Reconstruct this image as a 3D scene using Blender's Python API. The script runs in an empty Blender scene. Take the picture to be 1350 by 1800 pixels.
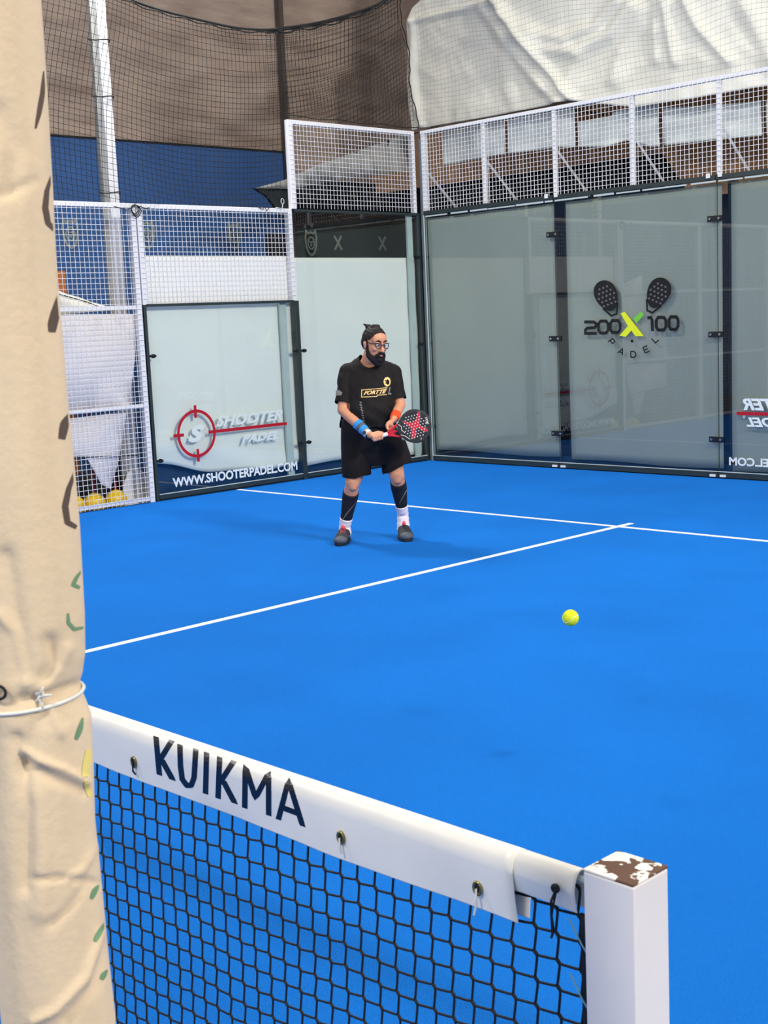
import bpy, bmesh, math, random
from mathutils import Vector, Matrix, noise
from mathutils.bvhtree import BVHTree
random.seed(7)
S = bpy.context.scene
C = S.collection
# ------------------------------------------------------------------ camera
CAMP = Vector((11.40866, -11.82669, 1.75873)); FPX = 2315.93
CAMR = Matrix.Rotation(0.80405996, 3, 'Z') @ Matrix.Rotation(1.42645535, 3, 'X') @ Matrix.Rotation(-0.04457663, 3, 'Z')
cd = bpy.data.cameras.new('camera'); cam = bpy.data.objects.new('camera', cd); C.objects.link(cam)
cam.matrix_world = Matrix.Translation(CAMP) @ CAMR.to_4x4()
cd.sensor_fit = 'HORIZONTAL'; cd.sensor_width = 36; cd.lens = 36 * FPX / 1350
cd.clip_start = .05; cd.clip_end = 200
cd.dof.use_dof = True; cd.dof.focus_distance = 8.5; cd.dof.aperture_fstop = 30
S.camera = cam
# ------------------------------------------------------------------ world, lamps, exposure
S.view_settings.view_transform = 'Standard'; S.view_settings.look = 'None'; S.view_settings.gamma = 1
S.view_settings.use_curve_mapping = False; S.view_settings.exposure = 0.22
W = bpy.data.worlds.new('hall_light'); S.world = W; W.use_nodes = True
W.node_tree.nodes['Background'].inputs[0].default_value = (.98, .98, 1, 1)
W.node_tree.nodes['Background'].inputs[1].default_value = .5
def lamp(name, loc, target, power, size, col=(1, .97, .92)):
    l = bpy.data.lights.new(name, 'AREA'); l.shape = 'DISK'; l.size = size; l.energy = power; l.color = col
    o = bpy.data.objects.new(name, l); C.objects.link(o); o.location = loc
    o.rotation_euler = (Vector(target) - Vector(loc)).to_track_quat('-Z', 'Y').to_euler(); return o
lamp('floodlight_far_side', (.35, -4.2, 6.6), (3.5, -5.6, 0), 240, .9)
lamp('floodlight_near_side', (9.8, -4.4, 6.6), (5.0, -4.6, 0), 240, .9)
lamp('floodlight_far_side_rear', (.35, -15.5, 6.6), (4, -11, 0), 200, .9)
lamp('floodlight_near_side_rear', (9.8, -15.5, 6.6), (8.5, -10.5, 0), 260, .9)

lamp('added_side_fill', (26, -6, 12), (3, -4.5, .8), 2700, 2.2, (1, .93, .84))  # added unseen fill lamp, brightens the net post's outer face and the side sheets

def at(u, v, ax, val):
    """photo pixel -> the point where its line of sight meets the plane axis=val"""
    r = CAMR @ Vector(((u - 675) / FPX, -(v - 900) / FPX, -1)); i = 'xyz'.index(ax)
    return CAMP + r * ((val - CAMP[i]) / r[i])
def px(P):
    d = CAMR.transposed() @ (Vector(P) - CAMP)
    return (675 + FPX * d[0] / -d[2], 900 - FPX * d[1] / -d[2]) if d[2] < -.05 else (-9e3, -9e3)
# ------------------------------------------------------------------ materials
def srgb(r, g, b):
    f = lambda c: (c / 255 / 12.92) if c <= 10 else ((c / 255 + .055) / 1.055) ** 2.4
    return (f(r), f(g), f(b), 1)
def mat(name, col, rough=.6, metal=0, var=.06, scale=30, bump=0, bscale=None, spec=.4, trans=0, col2=None, stretch=(1, 1, 1), thr=None, coat=0):
    m = bpy.data.materials.new(name); m.use_nodes = True; n = m.node_tree.nodes; L = m.node_tree.links
    b = n['Principled BSDF']; c = srgb(*col)
    b.inputs['Roughness'].default_value = rough; b.inputs['Metallic'].default_value = metal
    b.inputs['Specular IOR Level'].default_value = spec
    if coat: b.inputs['Coat Weight'].default_value = coat
    tc = n.new('ShaderNodeTexCoord'); mp = n.new('ShaderNodeMapping'); mp.inputs['Scale'].default_value = stretch
    L.new(tc.outputs['Object'], mp.inputs[0])
    nz = n.new('ShaderNodeTexNoise'); nz.inputs['Scale'].default_value = scale; nz.inputs['Detail'].default_value = 6
    L.new(mp.outputs[0], nz.inputs['Vector'])
    cr = n.new('ShaderNodeValToRGB'); e = cr.color_ramp.elements
    c2 = srgb(*col2) if col2 else None
    if c2:
        t = thr or (.4, .6); e[0].position, e[1].position = t; e[0].color = c; e[1].color = c2
    else:
        e[0].position, e[1].position = .3, .7
        e[0].color = tuple(x * (1 - var) for x in c[:3]) + (1,); e[1].color = tuple(min(1, x * (1 + var)) for x in c[:3]) + (1,)
    L.new(nz.outputs['Fac'], cr.inputs[0]); L.new(cr.outputs[0], b.inputs['Base Color'])
    if bump:
        n2 = n.new('ShaderNodeTexNoise'); n2.inputs['Scale'].default_value = bscale or scale; n2.inputs['Detail'].default_value = 5
        L.new(mp.outputs[0], n2.inputs['Vector'])
        bp = n.new('ShaderNodeBump'); bp.inputs['Strength'].default_value = bump; bp.inputs['Distance'].default_value = .01
        L.new(n2.outputs['Fac'], bp.inputs['Height']); L.new(bp.outputs[0], b.inputs['Normal'])
    return m
M = {}
M['turf'] = mat('blue_turf', (20, 120, 219), .95, var=.07, scale=.9, bump=1, bscale=230, spec=.1)
M['line'] = mat('white_line_turf', (236, 240, 244), .9, var=.03, bump=.5, bscale=400, spec=.1)
M['ground'] = mat('dark_ground', (42, 42, 46), .9, var=.2, scale=3)
M['white'] = mat('white_powder_coat', (226, 226, 228), .45, var=.03, scale=8)
M['wire'] = mat('white_welded_wire', (232, 232, 235), .5, var=.02)
M['steel'] = mat('dark_green_steel', (38, 50, 50), .4, var=.08, scale=6, spec=.5)
M['grey_steel'] = mat('grey_steel', (112, 124, 126), .4, var=.06, scale=6, spec=.5)
M['silver'] = mat('galvanised_strip', (186, 198, 195), .45, metal=0, var=.06, scale=6)
M['blackm'] = mat('black_metal', (20, 23, 25), .4, var=.05)
M['bolt'] = mat('bright_bolt', (190, 195, 195), .25, metal=1, var=.02)
M['side_tarp'] = mat('white_side_sheet', (236, 236, 230), .7, var=.02, scale=2.5, bump=.25, bscale=4)
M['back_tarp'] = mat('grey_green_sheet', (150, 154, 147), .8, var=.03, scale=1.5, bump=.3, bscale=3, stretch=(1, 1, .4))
M['white_tarp'] = mat('white_translucent_tarp', (242, 241, 228), .4, var=.04, scale=3, bump=.3, bscale=9, spec=.5)
M['low_tarp'] = mat('pale_blue_sheet', (232, 240, 238), .6, var=.13, scale=5, bump=.4, bscale=8, col2=(200, 212, 216), thr=(.35, .7))
M['loose_tarp'] = mat('loose_white_cloth', (216, 212, 212), .8, var=.03, scale=4, bump=.3, bscale=12)
M['grey_tarp'] = mat('grey_sheet', (150, 150, 146), .7, var=.08, scale=7, bump=.6, bscale=10)
M['blue_wall'] = mat('navy_blue_paint', (50, 88, 142), .75, var=.1, scale=1.6, bump=.1, bscale=60)
M['brown_wall'] = mat('brown_grey_render', (166, 148, 134), .9, scale=2.4, bump=.9, bscale=14, col2=(136, 118, 106), thr=(.4, .7), stretch=(1, .5, 2))
M['brown_wood'] = mat('brown_board', (196, 152, 114), .8, var=.12, scale=5, stretch=(.4, 1, 4), bump=.3, bscale=20)
M['dark'] = mat('flat_black', (20, 21, 25), .8, var=.25, scale=4)
M['darkband'] = mat('dark_banner', (30, 40, 44), .6, var=.1, scale=3)
M['navy'] = mat('navy_board', (22, 44, 78), .6, var=.1, scale=4)
M['crest'] = mat('pale_crest_print', (128, 140, 134), .8, var=.1)
M['netdark'] = mat('black_netting', (26, 25, 24), .8, var=.1)
M['netgrey'] = mat('grey_netting', (118, 116, 104), .8, var=.2, scale=5)
M['colm'] = mat('brown_black_column', (74, 66, 60), .7)
M['rope'] = mat('dark_rope', (38, 38, 36), .9, var=.3, scale=40)
M['red'] = mat('red_vinyl', (176, 16, 34), .4, var=.04)
M['vwhite'] = mat('white_vinyl', (226, 234, 234), .4, var=.02)
M['vpale'] = mat('pale_vinyl', (212, 222, 216), .4, var=.02)
M['vblack'] = mat('black_vinyl', (14, 15, 17), .35, var=.05)
M['vdot'] = mat('grey_vinyl_dot', (104, 100, 102), .4, var=.05)
M['lime'] = mat('lime_vinyl', (222, 232, 34), .4, var=.03)
M['green'] = mat('green_vinyl', (112, 196, 62), .4, var=.03)
M['band'] = mat('white_pvc_band', (232, 228, 218), .34, var=.03, scale=9, spec=.5, bump=.25, bscale=6)
M['ink'] = mat('black_band_ink', (18, 20, 32), .3, var=.05)
M['brass'] = mat('brass_eyelet', (150, 138, 92), .35, metal=.9, var=.1)
M['net'] = mat('black_net_cord', (14, 18, 26), .7, var=.1)
M['cordw'] = mat('white_cord', (220, 220, 212), .8, var=.03)
M['cordb'] = mat('pale_blue_cord', (120, 170, 190), .7, var=.05)
M['post'] = mat('white_painted_post', (234, 228, 222), .35, var=.03, scale=5, spec=.5)
M['rust'] = mat('chipped_post_top', (96, 68, 52), .8, scale=30, col2=(236, 230, 216), thr=(.5, .53), bump=.3)
M['wrap'] = mat('beige_cloth', (212, 192, 162), .85, var=.05, scale=5, bump=.12, bscale=90)
M['wrap_dark'] = mat('dark_brown_print', (84, 70, 62), .85, var=.1)
M['wrap_green'] = mat('green_print', (104, 142, 106), .85, var=.1)
M['wrap_yellow'] = mat('yellow_print', (222, 206, 120), .85, var=.05)
M['orange'] = mat('orange_panel', (176, 104, 44), .7, var=.1)
M['yellow'] = mat('yellow_plastic', (238, 200, 30), .4, var=.05)
M['redp'] = mat('dark_red_pole', (140, 26, 46), .5, var=.05)
def glassmat():
    m = bpy.data.materials.new('court_glass'); m.use_nodes = True; n = m.node_tree.nodes; L = m.node_tree.links
    n.remove(n['Principled BSDF']); o = n['Material Output']
    tr = n.new('ShaderNodeBsdfTransparent'); tr.inputs[0].default_value = (.955, .985, .975, 1)
    gl = n.new('ShaderNodeBsdfGlossy'); gl.inputs['Roughness'].default_value = .012
    fr = n.new('ShaderNodeFresnel'); fr.inputs[0].default_value = 1.5
    ml = n.new('ShaderNodeMath'); ml.operation = 'MULTIPLY'; ml.inputs[1].default_value = 2.2; ml.use_clamp = True
    mx = n.new('ShaderNodeMixShader'); gm = n.new('ShaderNodeNewGeometry'); iv = n.new('ShaderNodeMath'); iv.operation = 'SUBTRACT'; iv.inputs[0].default_value = 1; L.new(gm.outputs['Backfacing'], iv.inputs[1])
    m2 = n.new('ShaderNodeMath'); m2.operation = 'MULTIPLY'; L.new(iv.outputs[0], m2.inputs[0]); L.new(ml.outputs[0], m2.inputs[1])
    L.new(fr.outputs[0], ml.inputs[0]); L.new(m2.outputs[0], mx.inputs[0])
    L.new(tr.outputs[0], mx.inputs[1]); L.new(gl.outputs[0], mx.inputs[2]); L.new(mx.outputs[0], o.inputs[0]); return m
M['glass'] = glassmat()
# ------------------------------------------------------------------ builders
class MB:
    def __init__(s): s.v = []; s.f = []
    def add(s, vs, fs):
        k = len(s.v); s.v += [tuple(p) for p in vs]; s.f += [tuple(i + k for i in f) for f in fs]; return s
    def box(s, a, b):
        (x0, y0, z0), (x1, y1, z1) = a, b
        x0, x1 = sorted((x0, x1)); y0, y1 = sorted((y0, y1)); z0, z1 = sorted((z0, z1))
        return s.add([(x0, y0, z0), (x1, y0, z0), (x1, y1, z0), (x0, y1, z0), (x0, y0, z1), (x1, y0, z1), (x1, y1, z1), (x0, y1, z1)],
                     [(3, 2, 1, 0), (4, 5, 6, 7), (0, 1, 5, 4), (1, 2, 6, 5), (2, 3, 7, 6), (3, 0, 4, 7)])
    def tube(s, pts, r, n=6, caps=True, closed=False):
        pts = [Vector(p) for p in pts]; k = len(s.v); N = len(pts); up = None
        for i, p in enumerate(pts):
            if closed: t = pts[(i + 1) % N] - pts[i - 1]
            else: t = (pts[min(i + 1, N - 1)] - pts[max(i - 1, 0)])
            t.normalize()
            if up is None: up = Vector((0, 0, 1)) if abs(t.z) < .9 else Vector((1, 0, 0))
            a = t.cross(up)
            if a.length < 1e-4: a = t.orthogonal()
            a.normalize(); b = a.cross(t); up = -b if False else b
            rr = r[i] if isinstance(r, (list, tuple)) else r
            for j in range(n):
                w = 2 * math.pi * j / n; s.v.append(tuple(p + a * (math.cos(w) * rr) + b * (math.sin(w) * rr)))
            up = b
        for i in range(N if closed else N - 1):
            for j in range(n):
                a0 = k + i * n; a1 = k + ((i + 1) % N) * n; s.f.append((a0 + j, a0 + (j + 1) % n, a1 + (j + 1) % n, a1 + j))
        if caps and not closed:
            s.f.append(tuple(k + j for j in range(n))[::-1]); s.f.append(tuple(k + (N - 1) * n + j for j in range(n)))
        return s
    def prism(s, poly, off):
        """closed polygon of 3-D points extruded by the vector off"""
        n = len(poly); off = Vector(off); vs = [Vector(p) for p in poly]; vs += [p + off for p in vs]
        return s.add(vs, [tuple(range(n))[::-1], tuple(range(n, 2 * n))] + [(i, (i + 1) % n, n + (i + 1) % n, n + i) for i in range(n)])
    def ribbon(s, pts, w, nrm, closed=False, th=.0015):
        """a flat stroke of width w with its own small thickness"""
        pts = [Vector(p) for p in pts]; N = len(pts); nrm = Vector(nrm).normalized(); k = len(s.v)
        for i, p in enumerate(pts):
            a = (p - pts[i - 1]) if (i or closed) else (pts[1] - p)
            b = (pts[(i + 1) % N] - p) if (i < N - 1 or closed) else a
            a = a.normalized(); b = b.normalized(); na = a.cross(nrm); nb = b.cross(nrm); mt = (na + nb)
            mt = mt.normalized() if mt.length > 1e-6 else na
            c = max(.45, mt.dot(na)); ww = w[i] if isinstance(w, (list, tuple)) else w
            q = mt * (ww / 2 / c)
            s.v += [tuple(p + q), tuple(p - q), tuple(p + q + nrm * th), tuple(p - q + nrm * th)]
        for i in range(N if closed else N - 1):
            a0 = k + 4 * i; a1 = k + 4 * ((i + 1) % N)
            s.f += [(a0 + 2, a0 + 3, a1 + 3, a1 + 2), (a0, a0 + 2, a1 + 2, a1), (a0 + 3, a0 + 1, a1 + 1, a1 + 3), (a0 + 1, a0, a1, a1 + 1)]
        if not closed:
            a0 = k; a1 = k + 4 * (N - 1); s.f += [(a0, a0 + 1, a0 + 3, a0 + 2), (a1, a1 + 2, a1 + 3, a1 + 1)]
        return s
    def grid(s, fn, nu, nv):
        k = len(s.v)
        for i in range(nu + 1):
            for j in range(nv + 1): s.v.append(tuple(fn(i / nu, j / nv)))
        s.f += [(k + i * (nv + 1) + j, k + (i + 1) * (nv + 1) + j, k + (i + 1) * (nv + 1) + j + 1, k + i * (nv + 1) + j + 1) for i in range(nu) for j in range(nv)]
        return s
    def build(s, name, m, parent=None, smooth=False, bevel=0, solid=0, kind=None, label=None):
        me = bpy.data.meshes.new(name); me.from_pydata(s.v, [], s.f); me.validate(); me.update()
        if isinstance(m, str): m = M[m]
        me.materials.append(m)
        if smooth:
            for p in me.polygons: p.use_smooth = True
        o = bpy.data.objects.new(name, me); C.objects.link(o)
        if parent is not None: o.parent = parent
        if solid: q = o.modifiers.new('s', 'SOLIDIFY'); q.thickness = solid; q.offset = 0
        if bevel: q = o.modifiers.new('b', 'BEVEL'); q.width = bevel; q.segments = 2; q.limit_method = 'ANGLE'
        if kind: o['kind'] = kind
        if label: o['label'] = label
        return o
def tag(o, label=None, cat=None, group=None, kind=None):
    for k, v in (('label', label), ('category', cat), ('group', group), ('kind', kind)):
        if v: o[k] = v
    return o
def empty(name, loc=(0, 0, 0), label=None, cat=None, group=None, kind=None):
    o = bpy.data.objects.new(name, None); C.objects.link(o); o.location = loc; o.empty_display_size = .1
    return tag(o, label, cat, group, kind)
def text_mb(txt, fn, shear=0, bold=0, th=.002, spacing=1):
    """flat lettering; fn maps (x, y) of the text box scaled to 0..1 onto a 3-D point"""
    cu = bpy.data.curves.new('t', 'FONT'); cu.body = txt; cu.shear = shear; cu.offset = bold; cu.space_character = spacing
    cu.extrude = .05; cu.resolution_u = 4
    o = bpy.data.objects.new('t', cu); C.objects.link(o)
    me = o.to_mesh(); vs = [v.co.copy() for v in me.vertices]; fs = [tuple(p.vertices) for p in me.polygons]; o.to_mesh_clear()
    C.objects.unlink(o); bpy.data.objects.remove(o)
    x0 = min(v.x for v in vs); x1 = max(v.x for v in vs); y0 = min(v.y for v in vs); y1 = max(v.y for v in vs)
    mb = MB(); mb.add([fn((v.x - x0) / (x1 - x0), (v.y - y0) / (y1 - y0), th if v.z > 0 else 0) for v in vs], fs); return mb
def sgauss(u, v, pts, w):
    """soft crease: gaussian of the distance from (u, v) to a polyline"""
    best = 1e9
    for (a, b), (c, d) in zip(pts, pts[1:]):
        dx, dy = c - a, d - b; L2 = dx * dx + dy * dy or 1; t = max(0, min(1, ((u - a) * dx + (v - b) * dy) / L2))
        q = (u - a - t * dx) ** 2 + (v - b - t * dy) ** 2
        if q < best: best = q
    return math.exp(-best / (2 * w * w))
# ------------------------------------------------------------------ the setting: ground, court floor, lines
PW = 2.06; NY = -10.25; CW = 10.3
g = MB().box((-8, -24, -.25), (16, 6, -.03)).build('ground_slab', 'ground'); tag(g, 'dark ground around the court', kind='structure')
fl = MB().box((-.03, -20.5, -.03), (CW + 1.6, .02, 0)).build('floor', 'turf'); tag(fl, 'bright blue artificial turf of the court', kind='structure')
MB().box((0.02, -3.075, 0), (CW, -3.025, .003)).build('service_line', 'line', fl)
MB().box((5.028, -NY * -1 + .0, 0), (5.078, -2.86, .0035)).build('center_line', 'line', fl)
# walls beyond the court
wl = MB().box((-3.2, -14, 4.12), (-3.0, 6, 9)).build('wall_left', 'brown_wall'); tag(wl, 'brown rendered wall above a navy painted band', kind='structure')
MB().box((-3.2, -14, -.03), (-2.985, .42, 4.13)).build('painted_band', 'blue_wall', wl)
MB().box((-2.985, -14, 4.12), (-2.975, .42, 4.145)).build('band_edge', 'dark', wl)
MB().box((-3.2, .42, -.03), (-2.99, 6, 3.75)).build('dark_backing', 'darkband', wl)
MB().box((-2.995, .42, 3.12), (-2.97, 6, 3.78)).build('dark_backing', 'dark', wl)
MB().box((-3.2, .42, 3.75), (-3.0, 6, 4.12)).build('render_strip', 'brown_wall', wl)
for cy in (-3.07, -1.95, -.55, .83):
    cz = 2.98 if cy < .4 else 2.9
    def P(a, b): return (-2.98, cy + a * .11, cz + b * .17)
    out = [(-.8, .95), (-.45, .75), (0, .85), (.45, .75), (.8, .95), (.95, .4), (.85, -.3), (.5, -.85), (0, -1.05), (-.5, -.85), (-.85, -.3), (-.95, .4)]
    mb = MB().ribbon([P(*q) for q in out], .03, (1, 0, 0), closed=True, th=.004)
    mb.ribbon([P(.55 * math.cos(t), .5 * math.sin(t) - .05) for t in [i * math.pi / 5 for i in range(10)]], .022, (1, 0, 0), closed=True, th=.004)
    mb.ribbon([P(-.3, .12), P(-.1, .0), P(.1, .0), P(.3, .12)], .025, (1, 0, 0), th=.004).ribbon([P(0, 0), P(0, -.35)], .03, (1, 0, 0), th=.004)
    mb.build('crest_print', 'crest', wl)
for cy in (1.35, 2.25):
    MB().ribbon([(-2.98, cy - .07, 2.80), (-2.98, cy + .07, 3.0)], .035, (1, 0, 0), th=.004).ribbon([(-2.98, cy - .07, 3.0), (-2.98, cy + .07, 2.80)], .035, (1, 0, 0), th=.003).build('cross_print', 'crest', wl)
col = MB().box((-2.95, .38, -.03), (-2.88, .45, 9)).build('steel_column', 'colm'); tag(col, 'dark steel column rising against the brown wall where the navy band ends', 'column')
wb = MB().prism([(-3.2, 2.2, 3.95), (16, 2.2, 3.95), (16, 2.2, 9), (-3.2, 2.2, 9)], (0, .2, 0)).build('wall_back', 'brown_wall')
tag(wb, 'brown wall behind the back of the court', kind='structure')
MB().prism([(-3.2, 2.15, 3.62), (2.05, 2.15, 3.62), (2.45, 2.15, 3.05), (16, 2.15, 3.05), (16, 2.15, 4.3), (-3.2, 2.15, 4.3)], (0, .05, 0)).build('lower_boarding', 'brown_wood', wb)
MB().box((-3.2, 2.42, -.03), (16, 2.55, 3.7)).build('dark_backing', 'dark', wb)  # black sheet, the unlit void behind the boarding put in as colour
# ------------------------------------------------------------------ welded mesh panels
def wire_mb(ax, a0, a1, z0, z1, off=0, sp=.0515, r=.0020):
    mb = MB(); n = max(1, round((a1 - a0) / sp)); 
    def P(a, z, o): return (off + o, a, z) if ax == 'x' else (a, off + o, z)
    for i in range(1, n):
        a = a0 + (a1 - a0) * i / n; p = P(a - r, z0, -r); q = P(a + r, z1, r); mb.box(p, q)
    m_ = max(1, round((z1 - z0) / sp))
    for j in range(1, m_):
        z = z0 + (z1 - z0) * j / m_; mb.box(P(a0, z - r, r), P(a1, z + r, 3 * r))
    return mb
# side wall (plane x = 0)
FR = .045
def side_mesh(y0, y1, z0, z1, label, group=None, rails=(), top=FR, left=FR, right=FR):
    e = empty('mesh_fence', (0, (y0 + y1) / 2, z0), label, 'fence', group); o = (0, -(y0 + y1) / 2, -z0)
    def B(a, b, name):
        q = MB().box(a, b).build(name, 'white', e, bevel=.004); q.location = o; return q
    B((-.05, y0, z0), (.01, y0 + left, z1), 'upright'); B((-.05, y1 - right, z0), (.01, y1, z1), 'upright')
    B((-.05, y0 + left, z1 - top), (.01, y1 - right, z1), 'rail')
    for z in rails: B((-.045, y0 + left, z - .02), (.0, y1 - right, z + .02), 'rail')
    w = wire_mb('x', y0 + .01, y1 - .01, z0 + .01, z1 - .01, .018).build('wire_grid', 'wire', e, kind='stuff'); w.location = o
    return e
side_mesh(-PW + .005, -.06, 3.03, 3.995, 'white wire mesh panel on top of the tall side glass next to the corner', left=.07, right=.05)
side_mesh(-2 * PW + .01, -PW, 2.02, 3.03, 'white wire mesh panel above the low side glass with the round red target', left=.06, right=.05)
words_ = ['half hidden by the beige wrapped post', 'second from the low side glass', 'third from the low side glass']
for i in range(3):
    y1 = -2 * PW - i * PW - .005
    side_mesh(y1 - PW + .01, y1, .0, 3.03, 'full height white wire mesh panel, ' + words_[i], rails=(.04, 1.0, 2.0), left=.05, right=.055)
# back wall mesh (plane y = 0)
for i in range(5):
    x0, x1 = .06 + i * PW / 2 * 2, .06 + (i + 1) * PW
    x0 = i * PW + (.055 if i == 0 else 0); x1 = (i + 1) * PW
    lab = ['white wire mesh panel on the back wall beside the corner', 'white wire mesh panel above the back glass with the two racket emblem', 'white wire mesh panel above the back glass at the right edge of the photo',
           'white wire mesh panel fourth from the corner', 'white wire mesh panel fifth from the corner'][i]
    e = empty('mesh_fence', (x0, 0, 3.03), lab, 'fence'); o = (-x0, 0, -3.03)
    def B(a, b, name, e=e, o=o):
        q = MB().box(a, b).build(name, 'white', e, bevel=.004); q.location = o
    B((x0, -.01, 3.955), (x1, .04, 3.995), 'rail')
    for x in ([x0, x0 + PW / 2 - (.055 if i == 0 else 0)]):
        w_ = .075 if x == .055 else .045
        B((x, .0, 3.05), (x + w_, .045, 3.955), 'upright')
        q = MB().tube([(x + .03, .06, 3.52), (x + .03, .62, 3.06)], .017, 4).build('brace', 'white', e); q.location = o
    w = wire_mb('y', x0 + .01, x1, 3.03, 3.985, -.012).build('wire_grid', 'wire', e, kind='stuff'); w.location = o
# ------------------------------------------------------------------ glass panels and their steel
def sheet_cloth(name, pts_fn, nu, nv, m, label, cat, group=None, solid=.003):
    o = MB().grid(pts_fn, nu, nv).build(name, m, None, smooth=True, solid=solid); return tag(o, label, cat, group)
def clamp_side(par, y, z, o):
    q = MB().box((.012, y - .035, z - .012), (.03, y + .035, z + .012)).tube([(.012, y, z), (.038, y, z)], .022, 10).build('clamp', 'blackm', par); q.location = o
def side_glass(y0, y1, z1, label, cl):
    e = empty('court_glass', (0, (y0 + y1) / 2, 0), label, 'glass'); o = (0, -(y0 + y1) / 2, 0)
    q = MB().box((-.006, y0, .06), (.006, y1, z1)).build('pane', 'glass', e); q.location = o
    q = MB().box((-.03, y0, .02), (.014, y1, .06)).build('bottom_rail', 'steel', e); q.location = o
    q = MB().box((.006, y0, .066), (.016, y1, .074)).build('silver_strip', 'silver', e); q.location = o
    q = MB().box((-.03, y0, z1), (.014, y1, z1 + .028)).build('top_rail', 'steel', e); q.location = o
    for y, z in cl: clamp_side(e, y, z, o)
    return e
gA = side_glass(-PW + .035, -.05, 3.0, 'tall side glass panel beside the corner, a pale sheet behind it', [(-PW + .06, 1.46), (-PW + .06, .42), (-.085, 2.5), (-.085, 1.45), (-.085, .42)])
gB = side_glass(-2 * PW + .05, -PW - .04, 2.0, 'low side glass panel bearing the red target and web address', [(-2 * PW + .08, 1.5), (-2 * PW + .08, .42), (-PW - .065, 1.46), (-PW - .065, .42)])
def steel_post(a, b, m, label):
    return tag(MB().box(a, b).build('steel_post', m, bevel=.004), label, 'post')
steel_post((-.06, -PW - .032, 0), (.016, -PW + .028, 2.02), 'steel', 'dark green steel post between the two side glass panels')
steel_post((-.06, -2 * PW + .012, 0), (.016, -2 * PW + .045, 2.02), 'steel', 'thin dark steel post at the left edge of the low side glass')
steel_post((-.055, -.045, 0), (-.005, .0, 3.03), 'steel', 'dark steel post in the corner, on the side wall')
steel_post((.0, .01, 0), (.05, .06, 3.9), 'grey_steel', 'grey steel post in the corner, behind the back wall joint')
steel_post((.055, -.008, 0), (.075, .03, 3.0), 'silver', 'thin silver upright at the edge of the first back glass')
for y, lab in ((-.16, 'pale upright strip inside the tall side glass by the corner'), (-PW - .17, 'pale upright strip inside the low side glass near its right edge')):
    z1 = 3.0 if y > -1 else 2.0
    tag(MB().box((-.045, y - .045, .07), (-.032, y + .045, z1)).box((-.05, y - .052, .07), (-.025, y - .047, z1)).build('upright_strip', 'silver'), lab, 'post')
def back_clamp(x, z, lab):
    e = empty('glass_clamp', (x, -.006, z), lab, 'clamp')
    MB().box((-.085, -.014, -.03), (.085, 0, .03)).build('plate', 'blackm', e, bevel=.003)
    for s in (-1, 1): MB().tube([(s * .052, -.012, 0), (s * .052, -.026, 0)], .013, 8).build('bolt', 'bolt', e)
for j, xj in enumerate((PW + .0, 2 * PW + .0)):
    for z, w_ in ((2.62, 'top'), (1.47, 'middle'), (.40, 'lowest')):
        back_clamp(xj - .015, z, 'black two-bolt glass clamp, %s of three at the %s dark joint of the back glass' % (w_, ('left', 'right')[j]))
    steel_post((xj + .045, .13, 0), (xj + .125, .2, 3.0), 'steel', 'dark post behind the %s joint of the back glass' % ('left', 'right')[j])
names = ['back glass panel beside the corner, plain grey sheet behind it', 'back glass panel with the two racket emblem', 'back glass panel at the right edge with reversed white lettering', 'fourth back glass panel from the corner', 'fifth back glass panel from the corner']
BG = []
for i in range(5):
    x0, x1 = i * PW + (.075 if i == 0 else .004), (i + 1) * PW - .004
    e = empty('court_glass', (x0, 0, 0), names[i], 'glass'); BG.append(e)
    def B(a, b, name, m, e=e, x0=x0):
        q = MB().box(a, b).build(name, m, e); q.location = (-x0, 0, 0)
    B((x0, -.006, .06), (x1, .006, 3.0), 'pane', 'glass')
    B((x0, -.0062, .06), (x0 + .003, .0062, 3.0), 'pane_edge', 'steel')
    B((x0, -.018, .012), (x1, .03, .06), 'bottom_rail', 'steel')
    B((x0, -.022, .066), (x1, -.008, .073), 'silver_strip', 'silver')
    B((x0, -.02, 3.0), (x1, .04, 3.045), 'top_rail', 'steel')
    k = x0 + .02
    q = MB()
    while k < x1 - .1:
        l_ = random.uniform(.25, .6); q.box((k, -.012, 2.975), (min(k + l_, x1), -.007, 2.995 + random.uniform(-.006, .004))); k += l_ + random.uniform(.01, .08)
    q = q.build('seal_strip', 'silver', e); q.location = (-x0, 0, 0)
    if i:
        for s in (-.06, .06):
            B((x0 + s - .03, -.04, .018), (x0 + s + .03, -.019, .04), 'white_wedge', 'white')
        for s in (-.085, .05): B((x0 + s - .02, -.035, 3.02), (x0 + s + .02, -.021, 3.065), 'white_end_cap', 'white')
tag(MB().box((-.06, .08, .0), (10.3, .10, .13)).build('base_board', 'navy'), 'dark base board behind the foot of the back glass', 'board')
tag(MB().box((-.2, -PW + .0, .0), (-.17, -.02, .3)).build('base_board', 'navy'), 'navy base board behind the tall side glass', 'board')
tag(MB().box((-.2, -2 * PW + .06, .0), (-.17, -PW - .05, .48)).build('base_board', 'navy'), 'navy base board behind the web address on the low side glass', 'board')
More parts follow.
